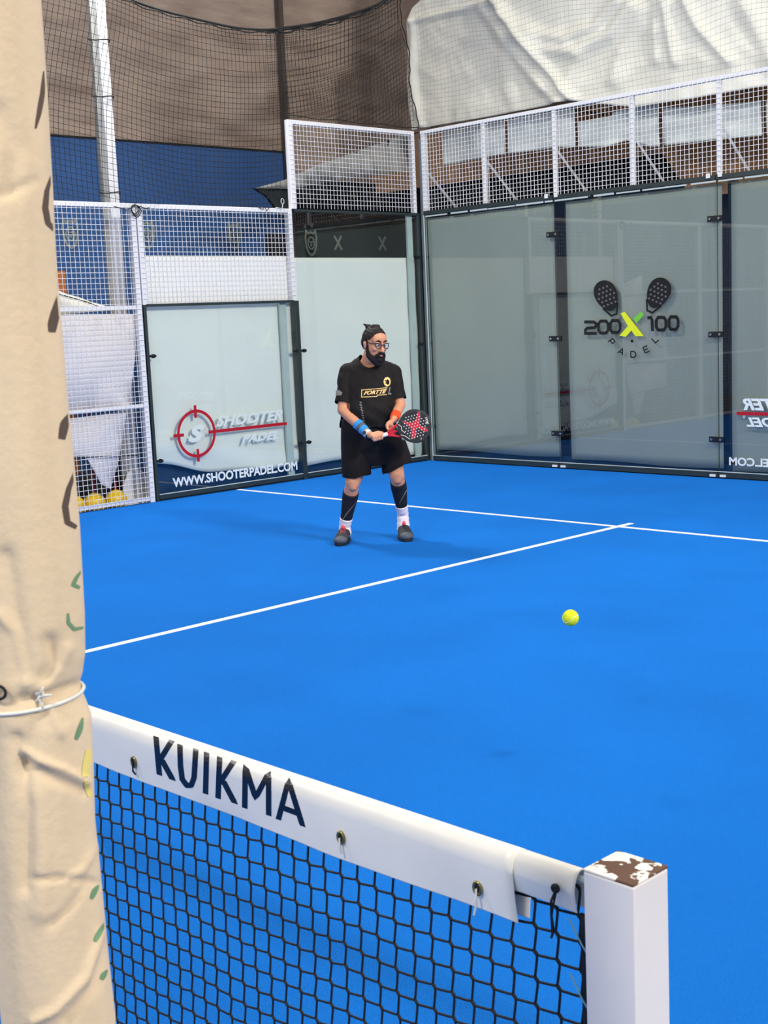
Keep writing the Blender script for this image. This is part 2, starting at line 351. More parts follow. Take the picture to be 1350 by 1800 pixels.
# sheets behind the glass
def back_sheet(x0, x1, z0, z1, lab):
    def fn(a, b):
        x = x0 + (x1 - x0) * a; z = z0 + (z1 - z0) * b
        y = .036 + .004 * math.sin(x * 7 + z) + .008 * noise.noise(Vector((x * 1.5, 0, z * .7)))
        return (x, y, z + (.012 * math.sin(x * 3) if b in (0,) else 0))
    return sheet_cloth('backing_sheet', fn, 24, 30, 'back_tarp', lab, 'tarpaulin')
X_ = lambda u: at(u, 600, 'y', .036).x
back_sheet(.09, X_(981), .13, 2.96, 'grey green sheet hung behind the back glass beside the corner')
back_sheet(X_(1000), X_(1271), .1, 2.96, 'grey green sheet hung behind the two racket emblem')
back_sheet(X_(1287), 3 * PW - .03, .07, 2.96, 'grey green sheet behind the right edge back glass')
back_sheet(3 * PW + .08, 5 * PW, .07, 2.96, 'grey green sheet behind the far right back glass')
def shA(a, b):
    y = -PW + .035 + (PW - .095) * a; z0 = .135 + .03 * math.sin(a * 5) - .02 * a; z = z0 + (2.5 - z0) * b
    return (-.075 + .008 * noise.noise(Vector((y * 2, z, 0))) + .004 * math.sin(z * 9 + y), y, z)
sheet_cloth('backing_sheet', shA, 24, 40, 'side_tarp', 'tall white sheet behind the side glass beside the corner', 'tarpaulin')
def shB(a, b):
    y = -2 * PW + .05 + (PW - .06) * a; z0 = .40 - .22 * min(1, a / .55) ** .8 + (.02 * math.sin(a * 14)) - .0 * a
    z = z0 + (2.52 - z0) * b; fold = .02 * math.exp(-((b - .06 - .05 * math.sin(a * 6)) / .05) ** 2)
    return (-.08 + .012 * noise.noise(Vector((y * 2, z * 1.5, 4))) * (1 - b) + fold, y, z)
sheet_cloth('backing_sheet', shB, 40, 50, 'side_tarp', 'white sheet with a sagging hem behind the red target', 'tarpaulin')
# loose cloths behind the left mesh
def cloth_poly(name, poly, ax, off, m, lab, cat='cloth', amp=.012, n=14, fr=6):
    """polygon (pixel corners, quad strip order) hung on a plane, wrinkled"""
    P = [at(u, v, ax, off) for u, v in poly]
    bm = bmesh.new(); vs = [bm.verts.new(p) for p in P]; bm.faces.new(vs)
    bmesh.ops.triangulate(bm, faces=bm.faces); 
    for _ in range(5):
        bmesh.ops.subdivide_edges(bm, edges=[e for e in bm.edges if e.calc_length() > .05], cuts=1, use_grid_fill=False)
    bmesh.ops.triangulate(bm, faces=bm.faces)
    i = 'xyz'.index(ax)
    for v in bm.verts: v.co[i] += amp * noise.noise(v.co * fr) + amp * .6 * math.sin((v.co.x + v.co.y) * 25 + v.co.z * 6)
    me = bpy.data.meshes.new(name); bm.to_mesh(me); bm.free(); me.materials.append(M[m])
    for p in me.polygons: p.use_smooth = True
    o = bpy.data.objects.new(name, me); C.objects.link(o); q = o.modifiers.new('s', 'SOLIDIFY'); q.thickness = .003
    return tag(o, lab, cat)
cloth_poly('hanging_cloth', [(60, 552), (242, 552), (240, 590), (226, 645), (228, 718), (60, 735)], 'x', -.075, 'loose_tarp', 'broad white cloth hung behind the mesh between its middle rails')
cloth_poly('hanging_cloth', [(60, 745), (222, 722), (215, 775), (195, 860), (178, 852), (152, 803), (60, 808)], 'x', -.10, 'loose_tarp', 'white cloth ending in a downward point behind the lower mesh')
cloth_poly('hanging_cloth', [(60, 500), (105, 512), (150, 528), (205, 545), (60, 556)], 'x', -.34, 'white_tarp', 'cream cloth wedge with a dark seam above the broad white cloth')
tag(MB().tube([at(104, 517, 'x', -.32), at(150, 530, 'x', -.32), at(185, 543, 'x', -.32)], .006).build('seam_cord', 'rope'), 'dark cord along the slanting edge of the cream cloth', 'cord')
tag(MB().tube([at(100, 806, 'x', -.06), at(250, 800, 'x', -.06)], .006).build('tie_cord', 'rope'), 'thin dark cord crossing the pointed white cloth', 'cord')
tag(MB().box((-1.02, -4.55, -.03), (-.98, -4.385, 2.42)).build('orange_panel', 'orange'), 'small orange board behind the mesh next to the beige post', 'board')
tag(MB().box((-2.95, -3.38, 4.0), (-2.94, -3.28, 4.11)).build('paper_tag', 'vwhite'), 'small white paper tag on the navy wall by the beige post', 'tag')
# light pole behind the side wall
lp = empty('light_pole', (-.4, -4.12, -.03), 'tall white rectangular pole behind the side wall', 'pole')
MB().box((-.05, -.055, 0), (.05, .055, 7.2)).build('pole', 'white', lp, bevel=.005)
MB().box((-.05, -.10, .02), (.0, -.058, 6.9)).build('side_channel', 'grey_tarp', lp)
MB().prism([(.055, -.16, .02), (.055, .16, .02), (.055, .16, .2), (.055, .08, .34), (.055, -.08, .34), (.055, -.16, .2)], (.012, 0, 0)).build('gusset_plate', 'white', lp)
MB().box((-.15, -.2, 0), (.15, .2, .02)).build('base_plate', 'white', lp)
for z in (3.2, 4.15, 4.7): MB().tube([(.07 * math.cos(t) , .12 * math.sin(t) - .02, z + .01 * math.sin(t * 2)) for t in [i * math.pi / 6 for i in range(12)]], .006, 5, closed=True).build('tie', 'rope' if z != 4.15 else 'rope', lp)
tag(MB().box((-.5, -3.86, -.03), (-.42, -3.78, 2.9)).build('support_post', 'grey_tarp'), 'grey support post behind the mesh joint right of the light pole', 'post')
# slalom poles
for i, (y, lab) in enumerate(((-4.36, 'yellow domed base with dark red stick, nearest the gusset plate'), (-4.62, 'yellow domed base with dark red stick, middle of three'), (-4.86, 'yellow domed base with dark red stick, beside the beige post'))):
    e = empty('slalom_pole', (-.36, y, -.03), lab, 'training pole', 'slalom poles behind the side mesh')
    pr = [(0, .115), (.03, .118), (.08, .112), (.12, .092), (.15, .055), (.165, .02)]
    mb = MB(); mb.tube([(0, 0, z) for z, r in pr], [r for z, r in pr], 18); mb.build('base', 'yellow', e, smooth=True)
    MB().tube([(0, 0, .1), (0, 0, 1.1 if i else .8)], .014, 8).build('stick', 'redp', e)
bag = MB()
bag.grid(lambda a, b: (-.95 + .25 * math.cos(math.pi * b) * (1 - .1 * math.sin(a * 9)), -6.6 + 2.75 * a, -.03 + .5 * math.sin(math.pi * b) * (.8 + .25 * noise.noise(Vector((a * 5, b, 0))) + .15 * math.sin(a * 7))), 30, 12)
tag(bag.build('black_bag', 'dark', smooth=True, solid=.01), 'long black bag heaped behind the yellow domed bases', 'bag')
# grey sheet, lower sheets and big tarp
cloth_poly('grey_sheet', [(449, 331), (500, 316), (560, 289), (640, 262), (724, 232), (724, 300), (600, 316), (515, 332)], 'x', -1.4, 'grey_tarp', 'slanting grey sheet seen through the mesh above the tall side glass', 'tarpaulin', .03)
tag(MB().prism([at(u, v, 'x', -1.46) for u, v in ((448, 331), (515, 329), (515, 420), (500, 385), (470, 345))], (-.05, 0, 0)).build('dark_flap', 'darkband'), 'dark triangular flap under the tip of the grey sheet', 'cloth')
ba, bb = at(475, 410, 'x', -1.6), at(513, 410, 'x', -1.6)
tag(MB().box((-1.7, ba.y, -.03), (-1.6, bb.y, ba.z)).build('dark_box', 'dark'), 'black upright case behind the mesh above the white sheet', 'box')
low_edge = [(-2, 3.93), (-.8, 3.74), (.2, 3.76), (1.18, 3.74), (1.9, 3.66), (2.15, 3.70), (2.5, 3.58), (3.3, 3.56), (3.9, 3.53), (5, 3.55), (12, 3.55)]
def interp(t, x):
    for (a, b), (c, d) in zip(t, t[1:]):
        if x <= c: return b + (d - b) * (x - a) / (c - a)
    return t[-1][1]
def low_sheet(x0, x1, top, lab):
    def fn(a, b):
        x = x0 + (x1 - x0) * a; z0 = interp(low_edge, x); z = z0 + (top - .05 * (x > 2) * math.sin(x * 2) - z0) * b
        return (x, 1.25 + .03 * noise.noise(Vector((x * 3, z * 3, 1))) + .012 * math.sin(x * 9), z)
    sheet_cloth('lower_sheet', fn, 30, 14, 'low_tarp', lab, 'tarpaulin')
low_sheet(-.75, .32, 4.16, 'pale sheet section behind the back mesh nearest the corner')
low_sheet(.37, 1.42, 4.17, 'pale sheet section behind the second bay of the back mesh')
low_sheet(1.46, 2.62, 4.0, 'pale sheet section behind the third bay of the back mesh')
low_sheet(2.68, 3.9, 3.95, 'pale sheet section behind the fourth bay of the back mesh')
low_sheet(3.96, 11.5, 3.93, 'long pale sheet behind the back mesh at the right edge')
hr_ = empty('hanging_rail', (5, 1.27, 4.19), 'dark rail under the big tarpaulin that the pale sheets hang from', 'rail')
MB().tube([(-5.9, 0, 0), (6.4, 0, 0)], .012, 6).build('rail_tube', 'steel', hr_)
for k in range(7): MB().box((-5.8 + k * 2 - .012, 0, -.012), (-5.8 + k * 2 + .012, .885, .012)).build('bracket', 'steel', hr_)
for x in (1.6, 2.5, 2.8, 3.8, 4.1, 5.6, 7.5, 9.5, 11.2): MB().tube([(x - 5, 0, 0), (x - 5, -.01, -.3)], .004, 4).build('strap', 'rope', hr_)
tag(MB().tube([at(722, 236, 'x', -1.4) + Vector((0, -.03, -.02)), Vector((-1.4, 1.8, 4.36)), Vector((-1.4, 2.16, 4.45))], .006, 5).build('tie_rope', 'rope'), 'dark rope from the high corner of the slanting grey sheet to the brown wall', 'rope')
FOLDS = [([(872, 0), (900, 40), (960, 110), (1010, 175)], 5, .10), ([(850, 20), (905, 90), (945, 140), (990, 185)], 7, .06),
         ([(890, 30), (950, 62), (1000, 68), (1050, 45), (1085, 0)], 8, .07), ([(905, 62), (960, 88), (1020, 92), (1075, 60), (1110, 8)], 9, .08),
         ([(1170, 0), (1180, 50), (1190, 110)], 6, .06), ([(1208, 0), (1235, 50), (1285, 108)], 6, .07), ([(1155, 0), (1155, 60), (1158, 105)], 7, .04),
         ([(935, 60), (950, 110), (960, 150)], 9, .04), ([(1130, 20), (1095, 90), (1080, 140)], 10, .05), ([(728, 40), (728, 120), (742, 220)], 5, .05), ([(728, 38), (800, 20), (868, 2)], 5, .05),
         ([(880, 10), (890, 120), (905, 200)], 9, .03), ([(1310, 0), (1340, 60), (1370, 120)], 12, .06), ([(1020, 100), (1000, 150), (985, 190)], 9, .05)]
def tarp_fn(a, b):
    x = -1.05 + 12.5 * a ** 1.35
    e = max(0, min(1, (x + 1.05) / 1.0)); top = 5.52 + .16 * min(1, e * 8) ** .5 + .42 * e + (1.6 if x > -.05 else 0) * min(1, max(0, x + .05) / .6)
    zb = interp([(-3, 4.22), (1.6, 4.2), (2.4, 4.02), (3.2, 3.99), (14, 3.97)], x); z = zb + (top - zb) * b
    u, v = px((x, 1.0, z)); d = 0
    if -50 < u < 1450 and v > -80:
        for pts, w, h in FOLDS: d += h * sgauss(u, v, pts, w)
    d += .02 * math.sin(x * 3.1 + z * .8) + .02 * noise.noise(Vector((x * 1.1, z * 1.2, 3))) + .03 * (.5 - abs(noise.noise(Vector((x * 1.9 + z * .8, z * 2.3, 5))))) + .014 * (.5 - abs(noise.noise(Vector((x * 4.5, z * 4 + x, 2)))))
    return (x + .02 * math.sin(z * 5) * (1 - a), 1.0 - d, z)
tag(MB().grid(tarp_fn, 300, 130).build('white_tarpaulin', 'white_tarp', smooth=True, solid=.004), 'big creased white tarpaulin hung above the back wall', 'tarpaulin')
# ------------------------------------------------------------------ hung nettings
SAG = [(-11, 5.9), (-9, 5.6), (-7, 5.35), (-5, 5.12), (-4.06, 4.995), (-3.5, 4.935), (-3.03, 4.90), (-2.5, 4.90), (-2.1, 4.94), (-1.4, 5.1), (-.8, 5.3), (-.42, 5.47), (.1, 5.75)]
def ssag(y): return sum(interp(SAG, y + k * .12) for k in (-2, -1, 0, 1, 2)) / 5
def side_net(x, y0, y1, zb, ph, name, m, lab, r=.0026, right=None):
    e = empty(name, (x, (y0 + y1) / 2, zb), lab, 'netting'); o = (-x, -(y0 + y1) / 2, -zb)
    sp = .056; mb = MB(); ny = int((y1 - y0) / sp)
    def P(i, k):
        y = y0 + i * sp; zt = ssag(y); z = zt - (k * sp if k > 7 else k * k * sp / 16 + k * sp * .45)
        z += .02 * math.sin(y * 2.3 + ph) * min(1, k / 10)
        yy = y + .05 * math.sin(z * 2.2 + y * .8 + ph) + (.10 * (z - 3.9) * max(0, min(1, (-3.2 - y) / 1.2)))
        if right and i >= ny - 3: yy = min(yy, right(z))
        xx = x + .05 * noise.noise(Vector((y * .9, z * .9, ph))) + .02 * math.sin(y * 5 + z)
        return Vector((xx, yy, z))
    K = int(3.2 / sp)
    for i in range(ny + 1):
        pts = []
        for k in range(K):
            p = P(i, k); 
            if p.z < zb: break
            pts.append(p)
        if len(pts) > 1: mb.tube(pts + [Vector((pts[-1].x, pts[-1].y, zb))], r, 3, caps=False)
    for k in range(1, K):
        pts = []
        for i in range(ny + 1):
            p = P(i, k)
            if p.z >= zb: pts.append(p)
            else:
                if len(pts) > 1: mb.tube(pts, r, 3, caps=False)
                pts = []
        if len(pts) > 1: mb.tube(pts, r, 3, caps=False)
    q = mb.build('net_cords', m, e, kind='stuff'); q.location = o
    q = MB().tube([P(i, 0) for i in range(ny + 1)], .013, 6).tube([P(i, 0) + Vector((.01, 0, -.03 + .012 * math.sin(i))) for i in range(ny + 1)], .007, 5).build('top_rope', 'rope', e); q.location = o
    if right:
        q = MB().tube([Vector((x, right(zb + (5.75 - zb) * t / 40) + .01 * math.sin(t * 1.3), zb + (5.75 - zb) * t / 40)) for t in range(41)], .007, 5).build('side_rope', 'rope', e); q.location = o
        q = MB().tube([Vector((x, y0 + (right(zb) - y0) * t / 20, zb + .01 + .01 * math.sin(t))) for t in range(21)], .006, 5).build('bottom_rope', 'rope', e); q.location = o
    return e
side_net(-.02, -10.2, -PW - .02, 3.03, 0, 'ball_netting', 'netdark', 'black ball netting sagging from a rope over the lower side mesh')
side_net(-.02, -PW + .0, .05, 4.03, 1.4, 'ball_netting', 'netdark', 'black ball netting with a wavy right edge above the corner mesh panel', right=lambda z: .02 - .135 * (z - 4.1) + .03 * math.sin(z * 8))
side_net(-.12, -PW - .1, -.05, 4.03, 3.1, 'ball_netting', 'netdark', 'second dark netting layer hanging just behind the corner netting', r=.002)
def back_net():
    e = empty('ball_netting', (5, .02, 4), 'thin grey ball netting stretched before the white tarpaulin', 'netting')
    sp = .056; mb = MB(); nx = int(10.2 / sp); K = int(2.6 / sp)
    def P(i, k):
        x = .03 + i * sp; z = 4.0 + k * sp
        return Vector((x + .02 * math.sin(z * 3 + x) + .0, .03 + .04 * noise.noise(Vector((x, z, 9))), z + .025 * math.sin(x * 1.7) * min(1, k / 8) + (.03 * math.sin(x * 4 + k * .3) * min(1, k / 8))))
    for i in range(nx + 1): mb.tube([P(i, k) for k in range(K)], .0009, 3, caps=False)
    for k in range(K): mb.tube([P(i, k) for i in range(nx + 1)], .0013, 3, caps=False)
    q = mb.build('net_cords', 'netgrey', e, kind='stuff'); q.location = (-5, -.02, -4)
back_net()
# cord coil and hook on the rail
cc = at(237, 368, 'x', .02)
mb = MB()
for k in range(3):
    mb.tube([cc + Vector((.012 * k + .006 * math.sin(2 * t), (.04 + .008 * k) * math.cos(t), (.045 + .006 * k) * math.sin(t) - .01 * k)) for t in [i * math.pi / 8 for i in range(16)]], .005, 5, closed=True)
mb.tube([cc + Vector((.01, -.25, .02)), cc + Vector((.02, -.1, -.01)), cc + Vector((.02, 0, .04)), cc + Vector((.02, .12, .01)), cc + Vector((.02, .16, .02))], .005, 5)
tag(mb.build('cord_coil', 'rope'), 'tangled coil of dark cord on the top rail above the mesh joint', 'cord')
hk = at(497, 362, 'x', .02)
tag(MB().tube([hk + Vector((0, .02 * math.cos(t), .03 * math.sin(t) + .05)) for t in [i * math.pi / 6 for i in range(12)]], .005, 6, closed=True).tube([hk + Vector((0, 0, .02)), hk + Vector((0, -.01, -.03)), hk + Vector((0, -.1, -.02))], .006, 6).build('ring_hook', 'silver'), 'small metal ring hook at the right end of the lower side rail', 'hook')
kn = at(464, 366, 'x', .02)
tag(MB().tube([kn + Vector((0, -.08, .01)), kn + Vector((.01, -.02, -.015)), kn + Vector((.01, 0, .02)), kn + Vector((.01, .03, -.03)), kn + Vector((0, .08, .015))], .005, 5).build('tie_cord', 'rope'), 'knotted dark cord on the side rail left of the ring hook', 'cord')
# ------------------------------------------------------------------ vinyl on the side glass
DX = (1, 0, 0); xs = .0065
cy, cz = -3.547, .66
tg = MB(); ry, rz = .235, .238
tg.ribbon([(xs, cy + ry * math.cos(t), cz + rz * math.sin(t)) for t in [i * math.pi / 24 for i in range(48)]], .032, DX, closed=True)
for a, b in (((0, .165), (0, .30)), ((0, -.165), (0, -.30)), ((-.30, 0), (-.165, 0))): tg.ribbon([(xs + .001, cy + a[0], cz + a[1]), (xs + .001, cy + b[0], cz + b[1])], .034, DX)
tg.ribbon([(xs + .001, cy + .155, cz + .0), (xs + .001, -2.30, cz + .0)], .034, DX)
tg = tg.build('target_decal', 'red', gB); tg.location = (0, (2 * PW + .05 - .05 + PW) / 2 + .0, 0)
OB = Vector((0, (4.07 + 2.10) / 2, 0)); tg.location = OB
def side_text(txt, ya, yb, za, zb, m, name, shear=0, bold=0, sp=1, x=xs):
    q = text_mb(txt, lambda a, b, t: (x + t, ya + (yb - ya) * a, za + (zb - za) * b), shear, bold, .0015, sp).build(name, m, gB); q.location = OB
side_text('SHOOTER', -3.28, -2.35, .705, .825, 'vpale', 'lettering', .35, .035)
side_text('PADEL', -2.95, -2.42, .50, .59, 'vpale', 'lettering', .35, .035)
side_text('S', -3.66, -3.44, .57, .75, 'vpale', 'lettering', .35, .06)
side_text('WWW.SHOOTERPADEL.COM', -3.893, -2.178, .122, .222, 'vwhite', 'lettering', 0, .03)
# reversed lettering on the third back glass
def back_text(txt, xa, xb, za, zb, m, name, par, shear=0, bold=0, y=-.0065):
    q = text_mb(txt, lambda a, b, t: (xb + (xa - xb) * a, y - t, za + (zb - za) * b), shear, bold, .0015).build(name, m, par); q.location = -par.location
back_text('SHOOTER', 4.405, 5.34, .705, .825, 'vwhite', 'lettering', BG[2], .35, .035)
back_text('PADEL', 4.445, 4.98, .54, .635, 'vwhite', 'lettering', BG[2], .35, .035)
back_text('WWW.SHOOTERPADEL.COM', 4.245, 5.96, .14, .225, 'vwhite', 'lettering', BG[2], 0, .03)
mb = MB().ribbon([(4.335, -.0065, .672), (5.3, -.0065, .672)], .035, (0, -1, 0)); ccx = 5.62
mb.ribbon([(ccx + .235 * math.cos(t), -.0065, .672 + .238 * math.sin(t)) for t in [i * math.pi / 24 for i in range(48)]], .032, (0, -1, 0), closed=True)
q = mb.build('target_decal', 'red', BG[2]); q.location = -BG[2].location
mb = MB().ribbon([(at(1308, 733, 'y', -.0065)) + Vector((.012 * math.cos(t), 0, .012 * math.sin(t))) for t in [i * math.pi / 4 for i in range(8)]], .004, (0, -1, 0), closed=True)
q = mb.build('trademark_ring', 'vwhite', BG[2]); q.location = -BG[2].location
# emblem on the second back glass, strokes laid out on the pane
ND = (0, -1, 0); EY = -.0066
def E2(u, v, y=EY): return at(u, v, 'y', y)
def epart(mb, name, m, label=None):
    q = mb.build(name, m, BG[1], label=label); q.location = -BG[1].location; return q
def stroke(lst, w, closed=False):
    mb = MB()
    for k, p in enumerate(lst): mb.ribbon([E2(*q, EY - .0001 * k) for q in p], w, ND, closed=closed)
    return mb
sw = .034
epart(stroke([[(1027, 566), (1044, 566), (1048, 569), (1048, 573), (1045, 576), (1032, 577), (1029, 580), (1029, 586), (1049, 586)]], sw), 'digit', 'vblack')
for cx, cy_, hw, hh in ((1060.5, 575, 8.5, 10.5), (1081.5, 574, 8.5, 10.5), (1162, 569, 8.5, 11), (1184, 568, 8.0, 11)):
    pts = [(cx + a * hw, cy_ + b * hh) for a, b in ((-1, -.5), (-.6, -1), (.6, -1), (1, -.5), (1, .5), (.6, 1), (-.6, 1), (-1, .5))]
    epart(MB().ribbon([E2(*q) for q in pts], sw, ND, closed=True), 'digit', 'vblack')
epart(MB().ribbon([E2(*q) for q in ((1138, 559), (1144, 558), (1146, 562), (1147, 582))], sw, ND), 'digit', 'vblack')
epart(MB().prism([E2(*q) for q in ((1091, 551), (1098, 548), (1132, 591), (1117, 591), (1110, 581), (1100, 592), (1089, 590), (1104, 573))], (0, -.0015, 0)), 'cross_shape', 'lime')
epart(MB().prism([E2(*q) for q in ((1113, 560), (1127, 548), (1132, 553), (1119, 568))], (0, -.0015, 0)), 'cross_arm', 'green')
def racket_icon(cx, cy_, ang, flip):
    mb = MB(); ca, sa = math.cos(ang), math.sin(ang)
    def Q(a, b, y=EY): return E2(cx + a * ca - b * sa, cy_ + a * sa + b * ca, y)
    out = []
    for i in range(32):
        t = 2 * math.pi * i / 32; r = 1 - .0 * math.cos(t)
        out.append((25 * math.sin(t) * (1 - .15 * (1 - math.cos(t))), -28 * math.cos(t)))
    mb.prism([Q(a * .93, b) for a, b in out], (0, -.0015, 0))
    mb.ribbon([Q(*p) for p in ((-14, 18), (-5, 36), (5, 36), (14, 18))], .022, ND)
    epart(mb, 'racket_emblem', 'vblack')
    d = MB()
    for i, row in enumerate((3, 4, 5, 4, 4)):
        for j in range(row):
            a = (j - (row - 1) / 2) * 7.2; b = -15 + i * 7.6
            d.prism([Q(a + 1.9 * math.cos(t), b + 1.9 * math.sin(t), EY - .0016) for t in [k * math.pi / 4 for k in range(8)]], (0, -.001, 0))
    epart(d, 'racket_holes', 'vdot')['kind'] = 'stuff'
racket_icon(1066, 520, -.38, 1); racket_icon(1157, 515, .42, -1)
def plet(cx, cy_, ang, lines, s=5.2):
    ca, sa = math.cos(ang), math.sin(ang)
    pl = MB()
    for ln in lines: pl.ribbon([E2(cx + (a * ca - b * sa) * s, cy_ + (a * sa + b * ca) * s) for a, b in ln], .013, ND)
    epart(pl, 'letter', 'vblack')
plet(1075, 601, .95, [[(-.7, 1), (-.7, -1), (.6, -1), (.7, -.4), (.6, .1), (-.7, .1)]])
plet(1092, 618, .45, [[(-.9, 1), (0, -1), (.9, 1)], [(-.5, .3), (.5, .3)]])
plet(1113, 623, .0, [[(-.8, 1), (-.8, -1), (.3, -1), (.9, -.4), (.9, .4), (.3, 1), (-.8, 1)]])
plet(1136, 614, -.4, [[(.8, -1), (-.8, -1), (-.8, 1), (.8, 1)], [(-.8, 0), (.6, 0)]])
plet(1151, 597, -.75, [[(-.6, -1), (-.6, 1), (.9, 1)]])
plet(1111, 599, 0, [[(-.7, .1), (.7, .1)], [(0, -.6), (-.3, .8)], [(0, -.6), (.4, .8)]], 3.6)
# ------------------------------------------------------------------ net and its post
npost = empty('net_post', (10.26, NY, 0), 'white square net post with chipped brown top', 'post')
PZ = .915; x0p, x1p, y0p, y1p = 10.222, 10.315, -10.295, -10.203
ol = (-10.26, -NY, 0)
q = MB().box((x0p, y0p, 0), (x1p, y1p, PZ - .004)).build('tube', 'post', npost, bevel=.004); q.location = ol
q = MB().box((x0p - .0, y0p - .0, PZ - .004), (x1p, y1p, PZ)).build('top_cap', 'rust', npost, bevel=.0015, label='chipped brown post top with patches of white paint'); q.location = ol
q = MB().box((x0p - .04, y0p - .04, 0), (x1p + .04, y1p + .04, .012)).build('base_plate', 'post', npost); q.location = ol
ncap = MB()
for k in range(6): ncap.tube([(x0p - .012, NY + .01 * math.sin(k), PZ - .06 - k * .004), (x0p - .003, NY + .008 * math.cos(k * 2), PZ - .052 - k * .006), (x0p - .001, NY - .006, PZ - .07)], .004, 6)
q = ncap.build('tensioner', 'silver', npost); q.location = ol
netE = empty('padel_net', (5.1, NY, 0), 'black court net with a white top band on the blue turf', 'net')
on = (-5.1, -NY, 0)
TOPZ = .888; NX1 = 10.19
def build_net():
    sp = .0475; mb = MB(); z1 = TOPZ - .03; ds = .0028
    nx = int((NX1 - .06) / sp); nz = int(z1 / sp) + 1
    def node(i, k):
        x = NX1 - .012 - i * sp; z = z1 - k * sp * 1.0
        return Vector((x + .006 * noise.noise(Vector((x * 4, 0, z * 4))) +   .0022 * noise.noise(Vector((x * 21, 1, z * 21))), NY + .006 * noise.noise(Vector((x * 3, 5, z * 3))), z + .006 * noise.noise(Vector((x * 5, 9, z * 3))) +   .002 * noise.noise(Vector((x * 19, 7, z * 23)))))
    A = Vector((-ds, 0, ds * .95)); nzz = [k for k in range(nz)]
    for i in range(nx):
        fine = i < 75
        for k in nzz:
            p = node(i, k)
            if p.z < .01: continue
            up = p + A; dn = p - A
            r = .0024; n = 5 if fine else 3
            mb.tube([up, dn], r * 1.45, n, caps=False)
            q = node(i, k + 1)
            if q.z > 0:
                e = q + A
                mb.tube([dn, dn + (e - dn) * .18 + Vector((.0012, 0, 0)), dn + (e - dn) * .85 + Vector((.0006, 0, 0)), e] if fine else [dn, e], r, n, caps=False)
            q = node(i + 1, k); e = q - A
            mb.tube([up, up + (e - up) * .2 + Vector((0, 0, -.001)), up + (e - up) * .85 + Vector((0, 0, -.001)), e] if fine else [up, e], r, n, caps=False)
    return mb
q = build_net().build('net_mesh', 'net', netE, kind='stuff'); q.location = on
# side band, lacing
q = MB().grid(lambda a, b: (NX1 - .004 + .022 * a, NY - .006 + .003 * math.sin(b * 25) * a, .01 + (TOPZ - .08) * b), 3, 60).build('side_band', 'net', netE, smooth=True, solid=.004); q.location = on
lc = MB()
for k in range(9):
    z = .80 - k * .095; lc.tube([(NX1 - .03, NY - .004, z), (NX1 + .002, NY - .014, z - .03), (NX1 + .028, NY - .01, z - .065)], .0016, 5)
q = lc.build('lacing', 'cordb', netE); q.location = on
def band_pt(x, s, drop=.125, bulge=1, off=0):
    """s 0 = front hem, 1 = rear hem; wraps over the top cable"""
    wv = .004 * noise.noise(Vector((x * 2.2, 0, 3))) + .003 * math.sin(x * 9)
    R = .021 + off; T = TOPZ; L1 = drop - .034
    if s < .42:
        t = s / .42; z = T - drop + t * L1
        return Vector((x, NY - R + .009 * (1 - t) ** 1.3 * bulge + wv * (1 - t) + .0022 * noise.noise(Vector((x * 9, z * 12, 0))) * (1 - t), z + .003 * math.sin(x * 3.2) * (1 - t)))
    if s > .58:
        t = (s - .58) / .42; z = T - .034 - t * L1
        return Vector((x, NY + R - .009 * t, z))
    t = (s - .42) / .16 * math.pi
    return Vector((x, NY - R * math.cos(t), T - .034 + .034 * math.sin(t)))
def band(xa, xb, name, drop, off, nx):
    q = MB().grid(lambda a, b: band_pt(xa + (xb - xa) * a, b, drop, 1, off), nx, 100).build(name, 'band', netE, smooth=True, solid=.0016); q.location = on; return q
band(10.02, 10.186, 'end_band', .07, 0, 20)
band(.06, 10.062, 'top_band', .126, .003, 420)
q = MB().tube([(.05, NY, TOPZ - .016), (10.23, NY, TOPZ - .016)], .006, 8).build('top_cable', 'silver', netE); q.location = on
# lettering on the band
def bandmap(a, b, t):
    """a along x in metres, b = height share of the front face"""
    z = TOPZ - .126 + b * .106; s = .42 * (z - (TOPZ - .126)) / .092
    if z > TOPZ - .034: s = .42 + .16 * math.asin(min(1, (z - TOPZ + .034) / .034)) / math.pi
    return band_pt(a, s, .126, 1, .003 + .0018 + t)
bmb = MB().grid(lambda a, b: band_pt(8.5 + 1.2 * a, b, .126, 1, .003), 240, 100)
bandb = BVHTree.FromPolygons([Vector(v) for v in bmb.v], bmb.f)
def on_band(u, v):
    r = (CAMR @ Vector(((u - 675) / FPX, -(v - 900) / FPX, -1))).normalized(); h = bandb.ray_cast(CAMP, r)
    return h[0] + h[1] * (.0016 if h[1].dot(r) < 0 else -.0016) if h[0] else None
KU = [[(275, 1295), (281, 1362)], [(303, 1302), (279, 1340)], [(284, 1333), (305, 1371)], [(317, 1309), (318, 1345), (321, 1369), (329, 1380), (337, 1380), (342, 1366), (343, 1350), (345, 1317)], [(364, 1323), (362, 1395)],
      [(387, 1331), (384, 1403)], [(412, 1338), (386, 1377)], [(392, 1370), (414, 1412)], [(431, 1420), (432, 1347), (450, 1402), (473, 1359), (473, 1433)], [(490, 1440), (508, 1372), (533, 1452)], [(497, 1419), (524, 1429)]]
